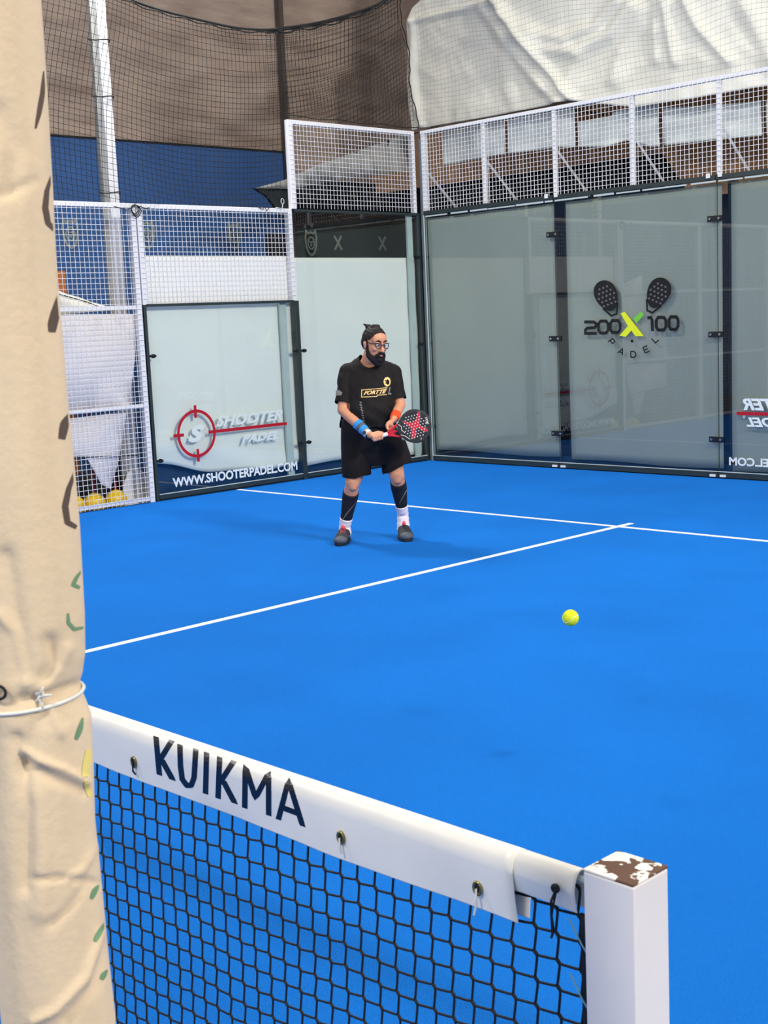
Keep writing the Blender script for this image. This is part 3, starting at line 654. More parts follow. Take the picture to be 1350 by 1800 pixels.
for ln in KU:
    n_ = []
    for (a, b), (c, d) in zip(ln, ln[1:]):
        for k in range(9): n_.append(Vector((a + (c - a) * k / 9, b + (d - b) * k / 9)))
    n_.append(Vector(ln[-1])); rows = []; lt = MB()
    for i, p in enumerate(n_):
        t = (n_[min(i + 1, len(n_) - 1)] - n_[max(i - 1, 0)]).normalized(); nr = Vector((t.y, -t.x)) * 4.7
        if i in (0, len(n_) - 1): nr = nr.length * Vector((1 if nr.x > 0 else -1, (.33 if nr.x > 0 else -.33))) if abs(t.y) > .8 else nr
        rows.append([on_band(*(p + nr * f)) for f in (1, .33, -.33, -1)])
    for r0, r1 in zip(rows, rows[1:]):
        for j in range(3):
            q_ = [r0[j], r0[j + 1], r1[j + 1], r1[j]]
            if all(x is not None for x in q_): lt.add(q_, [(0, 1, 2, 3)])
    q = lt.build('letter_stroke', 'ink', netE); q.location = on
# eyelets and ties
def eyelet(x, b, cord, m_):
    c = bandmap(x, b, .0015)
    mb = MB().tube([c + Vector((.0085 * math.cos(t), 0, .011 * math.sin(t))) for t in [i * math.pi / 8 for i in range(16)]], .0028, 6, closed=True)
    e_ = mb.build('eyelet', 'brass', netE, smooth=True); e_.location = on
    MB().prism([c + Vector((.0075 * math.cos(t), .0005, .0095 * math.sin(t))) for t in [i * math.pi / 6 for i in range(12)]], (0, -.0006, 0)).build('eyelet_hole', 'dark', e_)
    MB().tube([c + Vector(d) for d in cord], .0022, 5).build('tie', m_, e_)
def epx(u, v): return at(u, v, 'y', NY - .02)
for u, v, cord, m_ in ((238, 1338, [(0, -.003, .0), (.003, -.005, -.012), (.001, -.004, -.02), (.008, -.002, -.027)], 'rope'),
                   (603, 1470, [(0, -.003, 0), (.002, -.006, -.014), (.003, -.005, -.026), (.004, -.004, -.03)], 'cordw'),
                   (840, 1562, [(0, -.003, 0), (.001, -.006, -.018), (.0, -.005, -.03), (-.006, -.004, -.048)], 'cordw')):
    p = epx(u, v); eyelet(p.x, (p.z - (TOPZ - .126)) / .106, cord, m_)
p = epx(983, 1558) + Vector((0, -.006, 0))
kn = MB().tube([p + Vector((.004 * math.cos(t), -.004, .004 * math.sin(t))) for t in [i * math.pi / 4 for i in range(8)]], .0045, 6, closed=True)
kn.tube([p, p + Vector((-.004, -.01, -.02)), p + Vector((-.006, -.008, -.045)), p + Vector((-.004, -.006, -.07)), p + Vector((-.009, -.006, -.085))], .0022, 5).tube([p, p + Vector((-.001, -.01, -.03)), p + Vector((-.008, -.006, -.05)), p + Vector((-.007, -.006, -.078))], .0018, 5)
q = kn.build('cord_knot', 'net', netE, label='black knotted cord hanging from the end band'); q.location = on
# ------------------------------------------------------------------ beige wrapped post in the foreground
EDGE = [(0, 70), (130, 78), (330, 90), (500, 98), (620, 110), (760, 122), (930, 137), (1080, 147), (1150, 148), (1185, 143), (1205, 138), (1225, 144), (1260, 158), (1340, 163), (1450, 166), (1550, 176), (1700, 190), (1800, 200)]
def edge_pt(v):
    r = CAMR @ Vector(((interp(EDGE, v) - 675) / FPX, -(v - 900) / FPX, -1)); return CAMP + r * 1.4
WR = []
for v in range(-40, 1861, 6): WR.append((edge_pt(v).z, edge_pt(v), v))
RH = Vector((.698, .715, 0)).normalized()
WC = [(pt - RH * (.058 - (.004 * math.exp(-((v - 1205) / 14) ** 2))), .058 - (.004 * math.exp(-((v - 1205) / 14) ** 2)), v) for z, pt, v in WR]
top = WC[0]; bot = WC[-1]
rings = [(Vector((top[0].x, top[0].y, 2.2 + .05 * k)), top[1], -1000) for k in range(20, 0, -1)] + WC + [(Vector((bot[0].x, bot[0].y, .97 - .06 * k)), bot[1], 3000) for k in range(0, 17)]
WFOLD = [([(40, 1230), (75, 1222), (140, 1200)], 5, -.003), ([(75, 1215), (105, 1175), (120, 1140)], 7, .003), ([(80, 1225), (60, 1290), (45, 1360)], 8, -.003), ([(80, 1228), (95, 1260), (110, 1290)], 6, .0025),
         ([(40, 1320), (60, 1332), (110, 1352), (152, 1375)], 5, .004), ([(40, 1345), (100, 1372), (150, 1392)], 6, -.003), ([(60, 1545), (110, 1543), (175, 1552)], 4, -.003), ([(170, 1490), (140, 1535), (120, 1545)], 5, .0025),
         ([(175, 1640), (150, 1720), (100, 1775), (60, 1795)], 5, .0045), ([(188, 1660), (165, 1735), (115, 1795)], 6, -.003), ([(0, 1080), (25, 1110), (45, 1200)], 7, .003), ([(0, 345), (35, 330), (60, 318)], 6, -.002), ([(30, 1300), (50, 1420), (45, 1560)], 9, -.004),
         ([(60, 1400), (75, 1500), (70, 1600)], 14, .003), ([(0, 200), (30, 260), (20, 330)], 14, -.003), ([(150, 1560), (120, 1600), (90, 1625)], 5, -.0025), ([(10, 980), (30, 1100), (40, 1180)], 12, -.004), ([(90, 1130), (100, 1165), (85, 1190)], 9, -.005)]
def wrap_fn(ring, t):
    c, r, v = ring; w = 2 * math.pi * t; d = Vector((math.cos(w), math.sin(w), 0)); p = c + d * r
    f = .0012 * noise.noise(Vector((d.x * 3, d.y * 3, c.z * 7)))
    if -100 < v < 1900 and d.dot(CAMP - c) > 0:
        uu, vv = px(p)
        edge = min(1, max(0, (interp(EDGE, v) - uu) / 14))
        for pts, wd, h in WFOLD:
            if pts[0][1] - 120 < vv < max(pts[-1][1], pts[0][1]) + 120 or True: f += h * 1.3 * sgauss(uu, vv, pts, wd) * (.25 + .75 * edge)
    return p + d * f
wm = MB(); NT = 130; k0 = 0
for rg in rings:
    for j in range(NT): wm.v.append(tuple(wrap_fn(rg, j / NT)))
for i in range(len(rings) - 1):
    for j in range(NT): wm.f.append((i * NT + j, i * NT + (j + 1) % NT, (i + 1) * NT + (j + 1) % NT, (i + 1) * NT + j))
wE = empty('wrapped_post', (bot[0].x, bot[0].y, 0), 'post wrapped in a beige printed banner, tied with white cord, nearest thing at left', 'post')
ow = (-bot[0].x, -bot[0].y, 0)
wo = wm.build('banner_wrap', 'wrap', wE, smooth=True); wo.location = ow
q = MB().box((top[0].x - .03, top[0].y - .03, 0), (top[0].x + .03, top[0].y + .03, 3.3)).build('inner_post', 'white', wE); q.location = ow
bvh = BVHTree.FromPolygons([Vector(v) for v in wm.v], wm.f)
def on_wrap(u, v):
    r = (CAMR @ Vector(((u - 675) / FPX, -(v - 900) / FPX, -1))).normalized(); h = bvh.ray_cast(CAMP, r)
    return (h[0] + h[1] * (.0006 if h[1].dot(r) < 0 else -.0006)) if h[0] else None
def wrap_print(pts, w, m, name='banner_print'):
    """a brush stroke on the cloth: centre line and width in photo pixels, laid on the surface"""
    P = []
    for (a, b), (c, d) in zip(pts, pts[1:]):
        for k in range(8): P.append((a + (c - a) * k / 8, b + (d - b) * k / 8))
    P.append(pts[-1]); mb = MB(); n = len(P); rows = []
    for i, (a, b) in enumerate(P):
        t0, t1 = P[max(i - 1, 0)], P[min(i + 1, n - 1)]; dx, dy = t1[0] - t0[0], t1[1] - t0[1]; l = math.hypot(dx, dy) or 1
        f = i / (n - 1); ww = (w[0] * (1 - f) + w[1] * f) + (w[2] if len(w) > 2 else 0) * math.sin(math.pi * f)
        row = []
        for s in (-.5, -.17, .17, .5):
            u, v = a - dy / l * ww * s, b + dx / l * ww * s
            u = min(u, interp(EDGE, v) - .8); h = on_wrap(u, v); row.append(h)
        rows.append(row)
    for r0, r1 in zip(rows, rows[1:]):
        for j in range(3):
            q = [r0[j], r0[j + 1], r1[j + 1], r1[j]]
            if all(x is not None for x in q): mb.add(q, [(0, 1, 2, 3)])
    if mb.f: o_ = mb.build(name, m, wE, smooth=True); o_.location = ow
wrap_print([(77, 125), (74, 165), (68, 200), (62, 226)], (3, 3, 6), 'wrap_dark')
wrap_print([(91, 305), (82, 335), (79, 365), (84, 392), (96, 405)], (3, 6, 6), 'wrap_dark')
wrap_print([(107, 510), (98, 545), (92, 570), (91, 584)], (6, 12, 8), 'wrap_dark')
wrap_print([(122, 728), (113, 745), (108, 772)], (6, 12, 6), 'wrap_dark')
wrap_print([(131, 830), (120, 860), (114, 890), (118, 918), (134, 927)], (5, 7, 5), 'wrap_dark')
wrap_print([(143, 1003), (134, 1015), (128, 1028), (140, 1033)], (3, 5, 3), 'wrap_green')
wrap_print([(119, 1078), (120, 1095), (130, 1106), (146, 1103)], (4, 4, 3), 'wrap_green')
for a in ([(145, 1262), (140, 1282), (133, 1300)], [(173, 1556), (166, 1566), (160, 1580)], [(184, 1622), (173, 1642), (166, 1655)], [(188, 1705), (181, 1715), (178, 1722)]): wrap_print(a, (3, 6, 5), 'wrap_green')
wrap_print([(155, 1318), (151, 1345), (149, 1366)], (9, 11, 3), 'wrap_yellow'); wrap_print([(150, 1370), (153, 1385), (158, 1400)], (6, 8, 2), 'wrap_dark' if False else 'wrap_yellow')
# the cord around the wrap
cw = MB(); rr = min(rings, key=lambda r: abs(r[2] - 1222)); 
cw.tube([rr[0] + Vector(((rr[1] + .0015) * math.cos(t), (rr[1] + .0015) * math.sin(t), .004 * math.sin(t + .4))) for t in [i * math.pi / 24 for i in range(48)]], .0022, 6, closed=True)
kp = on_wrap(76, 1221)
cw.tube([kp + Vector((0, 0, .006)), kp + Vector((.004, -.006, 0)), kp + Vector((-.001, -.007, -.006)), kp + Vector((-.004, -.004, 0)), kp + Vector((.002, -.008, .004))], .0025, 6)
for d in ((.012, -.006, .012), (.008, -.006, -.012), (.02, -.002, .004)): cw.tube([kp + Vector((.002, -.006, 0)), kp + Vector(d)], [.0022, .001], 5)
q = cw.build('tie_cord', 'cordw', wE, smooth=True, label='white cord knotted around the banner'); q.location = ow
kq = on_wrap(3, 1216)
if kq:
    q = MB().tube([kq + Vector((.003 * math.cos(t) * .7, -.003, .007 * math.sin(t))) + RH * .006 * math.cos(t) for t in [i * math.pi / 8 for i in range(16)]], .0016, 6, closed=True).build('banner_eyelet', 'dark', wE); q.location = ow
# ------------------------------------------------------------------ the player
M['skin'] = mat('skin', (212, 148, 114), .5, var=.05, scale=14, bump=.1, bscale=120, spec=.4)
M['shirt'] = mat('black_shirt', (20, 17, 17), .75, var=.12, scale=6, bump=.25, bscale=240, spec=.25)
M['shorts'] = mat('black_shorts', (25, 21, 21), .8, var=.1, scale=5, bump=.2, bscale=200, spec=.2)
M['hair'] = mat('dark_hair', (24, 18, 17), .6, scale=12, bump=.5, bscale=14, stretch=(9, .7, 3), spec=.3, col2=(66, 54, 50), thr=(.5, .8))
M['beard'] = mat('black_beard', (20, 15, 15), .7, var=.3, scale=60, bump=1, bscale=160)
M['specs'] = mat('black_glasses_frame', (22, 20, 32), .25, var=.02, spec=.6)
M['gold'] = mat('gold_print', (226, 178, 92), .5, var=.1, scale=20, col2=(240, 222, 170), thr=(.4, .7))
M['greyprint'] = mat('grey_print', (126, 122, 122), .6, var=.1)
M['blueband'] = mat('light_blue_terry', (52, 152, 226), .9, var=.08, bump=.4, bscale=300)
M['greyband'] = mat('grey_brown_terry', (96, 92, 96), .9, var=.1)
M['orangeband'] = mat('orange_terry', (244, 84, 36), .9, var=.06, bump=.4, bscale=300)
M['sleeve'] = mat('black_compression_knit', (16, 17, 26), .75, var=.1, bump=.2, bscale=300)
M['sock'] = mat('white_ribbed_sock', (232, 222, 228), .9, var=.04, bump=.5, bscale=90, stretch=(1, 1, .2))
M['shoe'] = mat('dark_grey_shoe', (40, 42, 50), .7, var=.15, scale=30, bump=.3, bscale=150)
M['shoetoe'] = mat('grey_shoe_toe', (78, 84, 96), .6, var=.1)
M['sole'] = mat('black_sole', (24, 25, 30), .6)
M['coral'] = mat('coral_lace', (226, 72, 74), .6)
M['rblack'] = mat('racket_black', (20, 20, 22), .5, var=.1, spec=.6)
M['rface'] = mat('racket_face_dark', (34, 32, 34), .6, var=.1)
M['rred'] = mat('racket_red', (206, 26, 50), .6, var=.05)
M['rdot'] = mat('racket_pale_hole', (222, 220, 216), .5)
M['grip'] = mat('white_grip_tape', (232, 226, 222), .7, var=.04, bump=.4, bscale=60)
M['ball'] = mat('tennis_ball_felt', (232, 244, 40), .95, var=.08, scale=60, bump=.6, bscale=300)
M['eyew'] = mat('eye_white', (216, 208, 204), .2); M['eyeb'] = mat('eye_dark', (30, 22, 20), .15)
PO = Vector((3.79, -4.62, 0)); PA = math.atan2(.715, .698)
PR = Matrix.Rotation(PA, 3, 'Z'); PRI = PR.transposed()
def L(u, v, d=0):
    """photo pixel -> the player's own frame (x to his left, -y towards the net post, z up) on the upright plane y = -d"""
    o = PRI @ (CAMP - PO); r = PRI @ (CAMR @ Vector(((u - 675) / FPX, -(v - 900) / FPX, -1))); return o + r * ((-d - o.y) / r.y)
def loft(rings, n=28):
    """rings: (centre, rx, ry[, rotation matrix]); closed ends"""
    mb = MB()
    for rg in rings:
        c, rx, ry = Vector(rg[0]), rg[1], rg[2]; R = rg[3] if len(rg) > 3 else None
        for j in range(n):
            w = 2 * math.pi * j / n; p = Vector((rx * math.cos(w), ry * math.sin(w), 0)); mb.v.append(tuple(c + (R @ p if R else p)))
    for i in range(len(rings) - 1):
        for j in range(n): mb.f.append((i * n + j, i * n + (j + 1) % n, (i + 1) * n + (j + 1) % n, (i + 1) * n + j))
    mb.f.append(tuple(range(n))[::-1]); mb.f.append(tuple((len(rings) - 1) * n + j for j in range(n))); return mb
def ell(c, r, R=None, n=20):
    m_ = n // 2; return loft([(Vector(c) + ((R @ Vector((0, 0, -r[2] * math.cos(math.pi * i / m_)))) if R else Vector((0, 0, -r[2] * math.cos(math.pi * i / m_)))), max(1e-4, r[0] * math.sin(math.pi * i / m_)), max(1e-4, r[1] * math.sin(math.pi * i / m_)), R) for i in range(m_ + 1)], n)
def cap(p, q, r0, r1, n=16, flat=1):
    p, q = Vector(p), Vector(q); t = q - p; l = t.length or 1e-5; R = t.to_track_quat('Z', 'Y').to_matrix(); rg = []
    for i in range(5): a = math.pi / 2 * i / 4; rg.append((p - R @ Vector((0, 0, r0 * math.cos(a))), max(1e-4, r0 * math.sin(a)), max(1e-4, r0 * math.sin(a)) * flat, R))
    for i in range(4, -1, -1): a = math.pi / 2 * i / 4; rg.append((q + R @ Vector((0, 0, r1 * math.cos(a))), max(1e-4, r1 * math.sin(a)), max(1e-4, r1 * math.sin(a)) * flat, R))
    return loft(rg, n)
def chain(pts, rs, n=14):
    return [cap(pts[i], pts[i + 1], rs[i], rs[i + 1], n) for i in range(len(pts) - 1)]
def fuse(name, parts, vox, sm, m, parent, cut=None, disp=None, solid=0, post=None):
    """one continuous surface grown over the overlapping pieces"""
    mb = MB()
    for p in parts: mb.add(p.v, p.f)
    o = mb.build(name + '_raw', m); q = o.modifiers.new('r', 'REMESH'); q.mode = 'VOXEL'; q.voxel_size = vox
    dg = bpy.context.evaluated_depsgraph_get(); me = bpy.data.meshes.new_from_object(o.evaluated_get(dg))
    old = o.data; bpy.data.objects.remove(o); bpy.data.meshes.remove(old)
    bm = bmesh.new(); bm.from_mesh(me)
    for _ in range(sm): bmesh.ops.smooth_vert(bm, verts=bm.verts, factor=.5, use_axis_x=True, use_axis_y=True, use_axis_z=True)
    if disp:
        bm.normal_update()
        for v in bm.verts: v.co += v.normal * disp(v.co)
    if cut:
        bmesh.ops.delete(bm, geom=[f for f in bm.faces if cut(f.calc_center_median())], context='FACES')
        for _ in range(3):
            bd = [v for v in bm.verts if v.is_boundary]
            nw = {}
            for v in bd:
                nb = [e.other_vert(v).co for e in v.link_edges if e.is_boundary]
                if len(nb) == 2: nw[v] = (nb[0] + nb[1]) * .25 + v.co * .5
            for v, c in nw.items(): v.co = c
    bm.to_mesh(me); bm.free(); me.name = name
    for p in me.polygons: p.use_smooth = True
    me.materials.clear(); me.materials.append(M[m])
    o = bpy.data.objects.new(name, me); C.objects.link(o); o.parent = parent
    if solid: q = o.modifiers.new('s', 'SOLIDIFY'); q.thickness = solid; q.offset = 0
    return o
pl_ = empty('person', PO, 'bearded man in black shirt and shorts with glasses holding a racket in both hands', 'person'); pl_.rotation_euler = (0, 0, PA)
# joints (l = his right arm and leg, at the left of the picture)
SHL, SHR = L(611, 655, -.02), L(691, 656, -.04)
ELL, ELR = L(603, 721, .08), L(703, 712, .02)
WRL, WRR = L(648, 764, .27), L(692, 738, .23)
HIL, HIR = L(637, 790, -.02), L(684, 788, -.04)
KNL, KNR = L(620, 848, .07), L(698, 836, .04)
ANL, ANR = L(606, 926, -.06), L(708, 903, -.12)
HC = L(659, 606, .07)                                   # middle of the head
HR = Matrix.Rotation(math.radians(33), 3, 'Z') @ Matrix.Rotation(math.radians(13), 3, 'X') @ Matrix.Rotation(math.radians(2), 3, 'Y')
HS = 1.05
def H(x, y, z): return HC + HR @ (Vector((x, y, z)) * HS)
def hell(c, r, R=None): return ell(H(*c), tuple(k * HS for k in r), HR if R is None else HR @ R)
def hcap(p, q, a, b): return cap(H(*p), H(*q), a * HS, b * HS)
nk = L(648, 632, -.02)
head = [hell((0, .015, .035), (.076, .098, .092)), hell((0, -.025, -.03), (.066, .066, .088)), hell((0, -.045, -.085), (.044, .042, .034)), hell((0, -.05, .05), (.062, .042, .055)),
        hcap((0, -.086, .022), (0, -.112, -.022), .010, .0145), hell((.013, -.098, -.025), (.009, .012, .008)), hell((-.013, -.098, -.025), (.009, .012, .008)),
        hcap((-.046, -.076, .036), (-.012, -.088, .031), .009, .010), hcap((.046, -.076, .036), (.012, -.088, .031), .009, .010),
        hell((.04, -.062, -.018), (.024, .024, .02)), hell((-.04, -.062, -.018), (.024, .024, .02)), hell((0, -.088, -.055), (.024, .012, .009)),
        hell((-.078, .012, -.004), (.009, .019, .031)), hell((.078, .012, -.004), (.009, .019, .031)), hell((-.082, .018, .008), (.010, .012, .018)),
        cap(H(0, .025, -.045), nk + Vector((0, 0, -.03)), .06, .067)]
def hand(w, pc, axis, palm_n, spread, fingers, thumb):
    """palm from the wrist w to pc, then five separate fingers given as point chains"""
    R = (pc - w).to_track_quat('Z', 'X').to_matrix(); out = [cap(w, pc, .029, .034, 14, .62)]
    for f in fingers: out += chain(f, [.0105, .0098, .009, .008][:len(f)], 10)
    out += chain(thumb, [.014, .012, .010][:len(thumb)], 10); return out
# racket frame first, since the hands close on it
RA = L(653, 771, .345); RT = L(757.5, 741, .33)
ra = (RT - RA).normalized(); rn = Vector((.06, -1, .10)); rn = (rn - ra * rn.dot(ra)).normalized(); rb = rn.cross(ra) * -1
if rb.z < 0: rb = -rb
def RQ(a, b, n=0): return RA + ra * a + rb * b + rn * n
RL = (RT - RA).length
# right hand (picture left) around the handle
hw = WRL; pc = RQ(.045, .018, -.012)
fing = []
for k, (a, s) in enumerate(((.076, 1.0), (.055, 1.05), (.034, 1.0), (.015, .85))):
    fing.append([RQ(a, .022, .012), RQ(a + .004, .006, .031), RQ(a + .003, -.019, .026), RQ(a, -.024, .004)])
thumbL = [RQ(.018, .030, -.002), RQ(.060, .034, .004), RQ(.094, .020, .014)]
rh = [cap(hw, RQ(.03, .014, -.004), .030, .031, 14, .85), cap(RQ(.012, .016, .006), RQ(.070, .02, .006), .023, .020)]
for f in fing: rh += chain(f, [.0125, .0115, .0105, .0095], 10)
rh += chain(thumbL, [.015, .0125, .010], 10)
# left hand (picture right) steadying the throat from behind
pr = RQ(.158, .062, -.020)
lh = [cap(WRR, pr + Vector((0, 0, .012)), .026, .024, 14, .75), cap(pr + Vector((-.012, 0, .0)), pr + Vector((.02, 0, .004)), .017, .015)]
for k in range(4):
    b0 = pr + Vector((-.018 + .015 * k, .008, -.004)); lh += chain([b0, RQ(.145 + .015 * k, .030, -.03), RQ(.145 + .015 * k, .006, -.030), RQ(.147 + .014 * k, -.012, -.024)], [.0105, .0098, .009, .008], 10)
lh += chain([pr + Vector((-.01, -.01, .01)), RQ(.140, .050, .004), RQ(.142, .034, .022)], [.0125, .011, .009], 10)
tc_ = lambda v, u0, u1, d0, ry: (L((u0 + u1) / 2, v, d0), abs((L(u1, v, d0) - L(u0, v, d0)).x) / 2, ry)
torso = [tc_(632, 632, 662, -.02, .06), tc_(642, 618, 684, -.03, .085), tc_(655, 606, 694, -.03, .11), tc_(680, 606, 696, -.01, .13), tc_(710, 606, 692, .02, .145), tc_(735, 602, 691, .03, .15), tc_(765, 602, 698, .0, .15), tc_(795, 608, 704, -.02, .13), tc_(812, 622, 692, -.03, .09)]
arms = chain([SHL, ELL], [.056, .046]) + chain([ELL, ELL + (WRL - ELL) * .35, WRL], [.045, .043, .029]) + chain([SHR, ELR], [.054, .044]) + chain([ELR, ELR + (WRR - ELR) * .35, WRR], [.043, .041, .028])
legs = []
for hp, kn_, an in ((HIL, KNL, ANL), (HIR, KNR, ANR)):
    cf = kn_ + (an - kn_) * .32 + Vector((0, .022, 0))
    legs += chain([hp, hp + (kn_ - hp) * .5, kn_], [.092, .082, .060]) + [cap(kn_ + Vector((0, -.022, .012)), kn_ + Vector((0, -.02, -.03)), .042, .038)] + chain([kn_, cf, kn_ + (an - kn_) * .7, an], [.055, .059, .044, .038])
    legs += [cap(an, Vector((an.x, an.y - .05, .055)), .032, .026)]
tlo = loft([(a, b * .94, c * .94) for a, b, c in torso])
fuse('body', head + [tlo] + arms + legs + rh + lh, .0042, 2, 'skin', pl_)
# eyes
for s in (-1, 1):
    q = MB(); e_ = hell((s * .031, -.080, .014), (.0135, .012, .0085)); e_.build('eye', 'eyew', pl_, smooth=True)
    hell((s * .031 + .002, -.0905, .014), (.0055, .003, .0055)).build('iris', 'eyeb', pl_, smooth=True)
brow = [hcap((s * .050, -.079, .043), (s * .03, -.092, .050), .004, .006) for s in (-1, 1)] + [hcap((s * .03, -.092, .050), (s * .012, -.097, .040), .006, .005) for s in (-1, 1)]
fuse('eyebrows', brow, .003, 1, 'beard', pl_)
# beard, moustache
bd = [hell((0, -.048, -.094), (.052, .050, .044)), hell((0, -.066, -.118), (.036, .036, .034)), hcap((-.068, -.002, -.02), (-.060, -.028, -.075), .012, .024), hcap((.068, -.002, -.02), (.060, -.028, -.075), .012, .024),
      hcap((-.060, -.028, -.075), (-.03, -.06, -.10), .024, .03), hcap((.060, -.028, -.075), (.03, -.06, -.10), .024, .03),
      hcap((-.004, -.102, -.040), (-.030, -.090, -.055), .010, .010), hcap((.004, -.102, -.040), (.030, -.090, -.055), .010, .010), hcap((-.030, -.090, -.055), (-.036, -.076, -.085), .010, .012), hcap((.030, -.090, -.055), (.036, -.076, -.085), .010, .012),
      hell((0, -.094, -.094), (.026, .016, .020)), hcap((-.073, .0, .03), (-.070, -.004, -.02), .007, .010), hcap((.073, .0, .03), (.070, -.004, -.02), .007, .010)]
fuse('beard', bd, .004, 1, 'beard', pl_, disp=lambda c: .0025 * noise.noise(c * 90))
hell((0, -.1035, -.062), (.017, .005, .0045)).build('lips', mat('lips', (168, 112, 104), .5), pl_, smooth=True)
# hair, slicked back into a small bun
hr = [hell((0, .020, .042), (.0835, .104, .096)), hell((0, .06, .01), (.074, .07, .075)), hcap((-.02, .02, .13), (.02, .02, .13), .018, .018)]
def hcut(c):
    p = HR.transposed() @ (c - HC) / HS
    return p.y < -.035 - .22 * (p.z - .105) * 0 - (.055 if p.z > .108 else .055 * max(0, (p.z - .06) / .048)) + (.0) or (p.z < .045 and p.y < -.004 - .5 * (.045 - p.z) * 0) or (p.z < .03 and p.y < .034) or p.z < -.052
def comb(c):
    p = HR.transposed() @ (c - HC); return .0011 * math.sin(p.x * 430 + 2 * noise.noise(p * 14))
fuse('hair', hr, .0036, 1, 'hair', pl_, cut=hcut, disp=comb, solid=.004)
fuse('hair_bun', [hell((-.022, .075, .118), (.026, .028, .022)), hcap((-.03, .08, .125), (-.055, .095, .135), .014, .006), hcap((-.018, .05, .115), (-.022, .08, .118), .02, .02)], .0035, 1, 'hair', pl_, disp=comb)
# glasses
gl = empty('glasses', (0, 0, 0)); gl.parent = pl_
gf = MB()
for s in (-1, 1):
    o_ = [(.0, .019), (.020, .018), (.026, .010), (.023, -.010), (.014, -.020), (-.006, -.020), (-.018, -.010), (-.021, .010), (-.015, .018)]
    gf.tube([H(s * (.032 + a), -.108 + .35 * (a * a + .0 * b) + (.012 if a > .02 else 0), .014 + b) for a, b in o_], .0030, 6, closed=True)
    gf.tube([H(s * (.032 - .016), -.108, .032), H(s * .040, -.1075, .0335), H(s * .059, -.097, .030)], .0036, 6)
    gf.tube([H(s * .059, -.097, .028), H(s * .074, -.05, .022), H(s * .080, .008, .020), H(s * .079, .03, .0)], .0028, 6)
gf.tube([H(-.012, -.109, .020), H(0, -.112, .024), H(.012, -.109, .020)], .0032, 6)
gf.build('frame', 'specs', gl)
for s in (-1, 1): MB().prism([H(s * (.032 + a), -.107, .014 + b) for a, b in ((0, .018), (.019, .017), (.023, .009), (.020, -.010), (.013, -.018), (-.006, -.018), (-.017, -.009), (-.019, .009))], HR @ Vector((0, .001, 0))).build('lens', 'glass', gl)
# shirt: grown over the torso and upper arms, then cut at neck, cuffs and hem
sh_t = [tc_(622, 636, 658, -.04, .05), tc_(630, 626, 668, -.035, .075), tc_(640, 612, 688, -.03, .10), tc_(655, 602, 698, -.03, .125), tc_(675, 600, 700, -.01, .142), tc_(695, 603, 699, .01, .152), tc_(715, 601, 697, .03, .160), tc_(735, 597, 694, .03, .165), tc_(752, 597, 694, .02, .165), tc_(775, 598, 700, .02, .16)]
slL = ELL + (ELL - SHL).normalized() * .03; slR = ELR + (ELR - SHR).normalized() * .03
shl = [loft(sh_t), cap(SHL, slL, .070, .070), cap(SHR, slR, .068, .066), cap(L(640, 646, -.04), SHL, .062, .072), cap(L(662, 646, -.04), SHR, .062, .070)]
dL = (ELL - SHL).normalized(); dR = (ELR - SHR).normalized(); cuL = L(603, 709, .06); cuR = L(702, 701, .02)
hemz = L(645, 752, .1).z
nkc = L(650, 626, -.0)
def shcut(c):
    if c.z < hemz + .006 * math.sin(c.x * 30): return True
    if (c - cuL).dot(dL) > 0 and c.x < cuL.x + .055 and c.z > hemz and (c - (SHL + dL * (c - SHL).dot(dL))).length < .085: return True
    if (c - cuR).dot(dR) > 0 and c.x > cuR.x - .055 and (c - (SHR + dR * (c - SHR).dot(dR))).length < .085: return True
    q = c - nkc; return (q.x / .085) ** 2 + ((q.y + .01) / .14) ** 2 + (q.z / (.10 if q.y < 0 else .05)) ** 2 < 1
def wrk(c):
    return .008 * noise.noise(Vector((c.x * 5, c.y * 5, c.z * 11))) + .004 * noise.noise(Vector((c.x * 22 + c.z * 14, c.y * 10, c.z * 12))) + .005 * math.sin((c.x * .8 + c.z * 1.1) * 46) * math.exp(-((c.z - hemz - .1) / .1) ** 2)
shirt = fuse('shirt', shl, .0065, 3, 'shirt', pl_, cut=shcut, disp=wrk, solid=.003)
# shorts
def lg(u0, u1, v, d, ry): return (L((u0 + u1) / 2, v, d), abs((L(u1, v, d) - L(u0, v, d)).x) / 2, ry)
so = [loft([lg(600, 694, 735, .02, .145), lg(599, 698, 755, .02, .152), lg(599, 712, 785, -.0, .15), lg(600, 716, 800, -.01, .14), lg(612, 705, 816, -.01, .11)]),
      loft([lg(600, 655, 775, .0, .13), lg(600, 657, 800, .01, .125), lg(602, 652, 825, .03, .115), lg(604, 652, 860, .04, .11)]),
      loft([lg(652, 712, 775, -.02, .13), lg(658, 719, 795, -.02, .125), lg(670, 724, 815, .0, .115), lg(674, 730, 850, .0, .11)])]
def shocut(c):
    mid = L(663, 810, 0).x
    if c.x < mid:
        t = (c.x - L(606, 839, .0).x) / .18; return c.z < L(625, 838, .03).z + .02 * t * .8 + .005 * math.sin(c.x * 40 + c.y * 20)
    t = (c.x - L(680, 830, 0).x) / .2; return c.z < L(690, 829, .0).z + .085 * t + .004 * math.sin(c.x * 40 + c.y * 20)
fuse('shorts', so, .0065, 3, 'shorts', pl_, cut=shocut, disp=lambda c: .008 * noise.noise(Vector((c.x * 7, c.y * 7, c.z * 4))) + .005 * noise.noise(Vector((c.x * 24, c.y * 24, c.z * 7))), solid=.003)
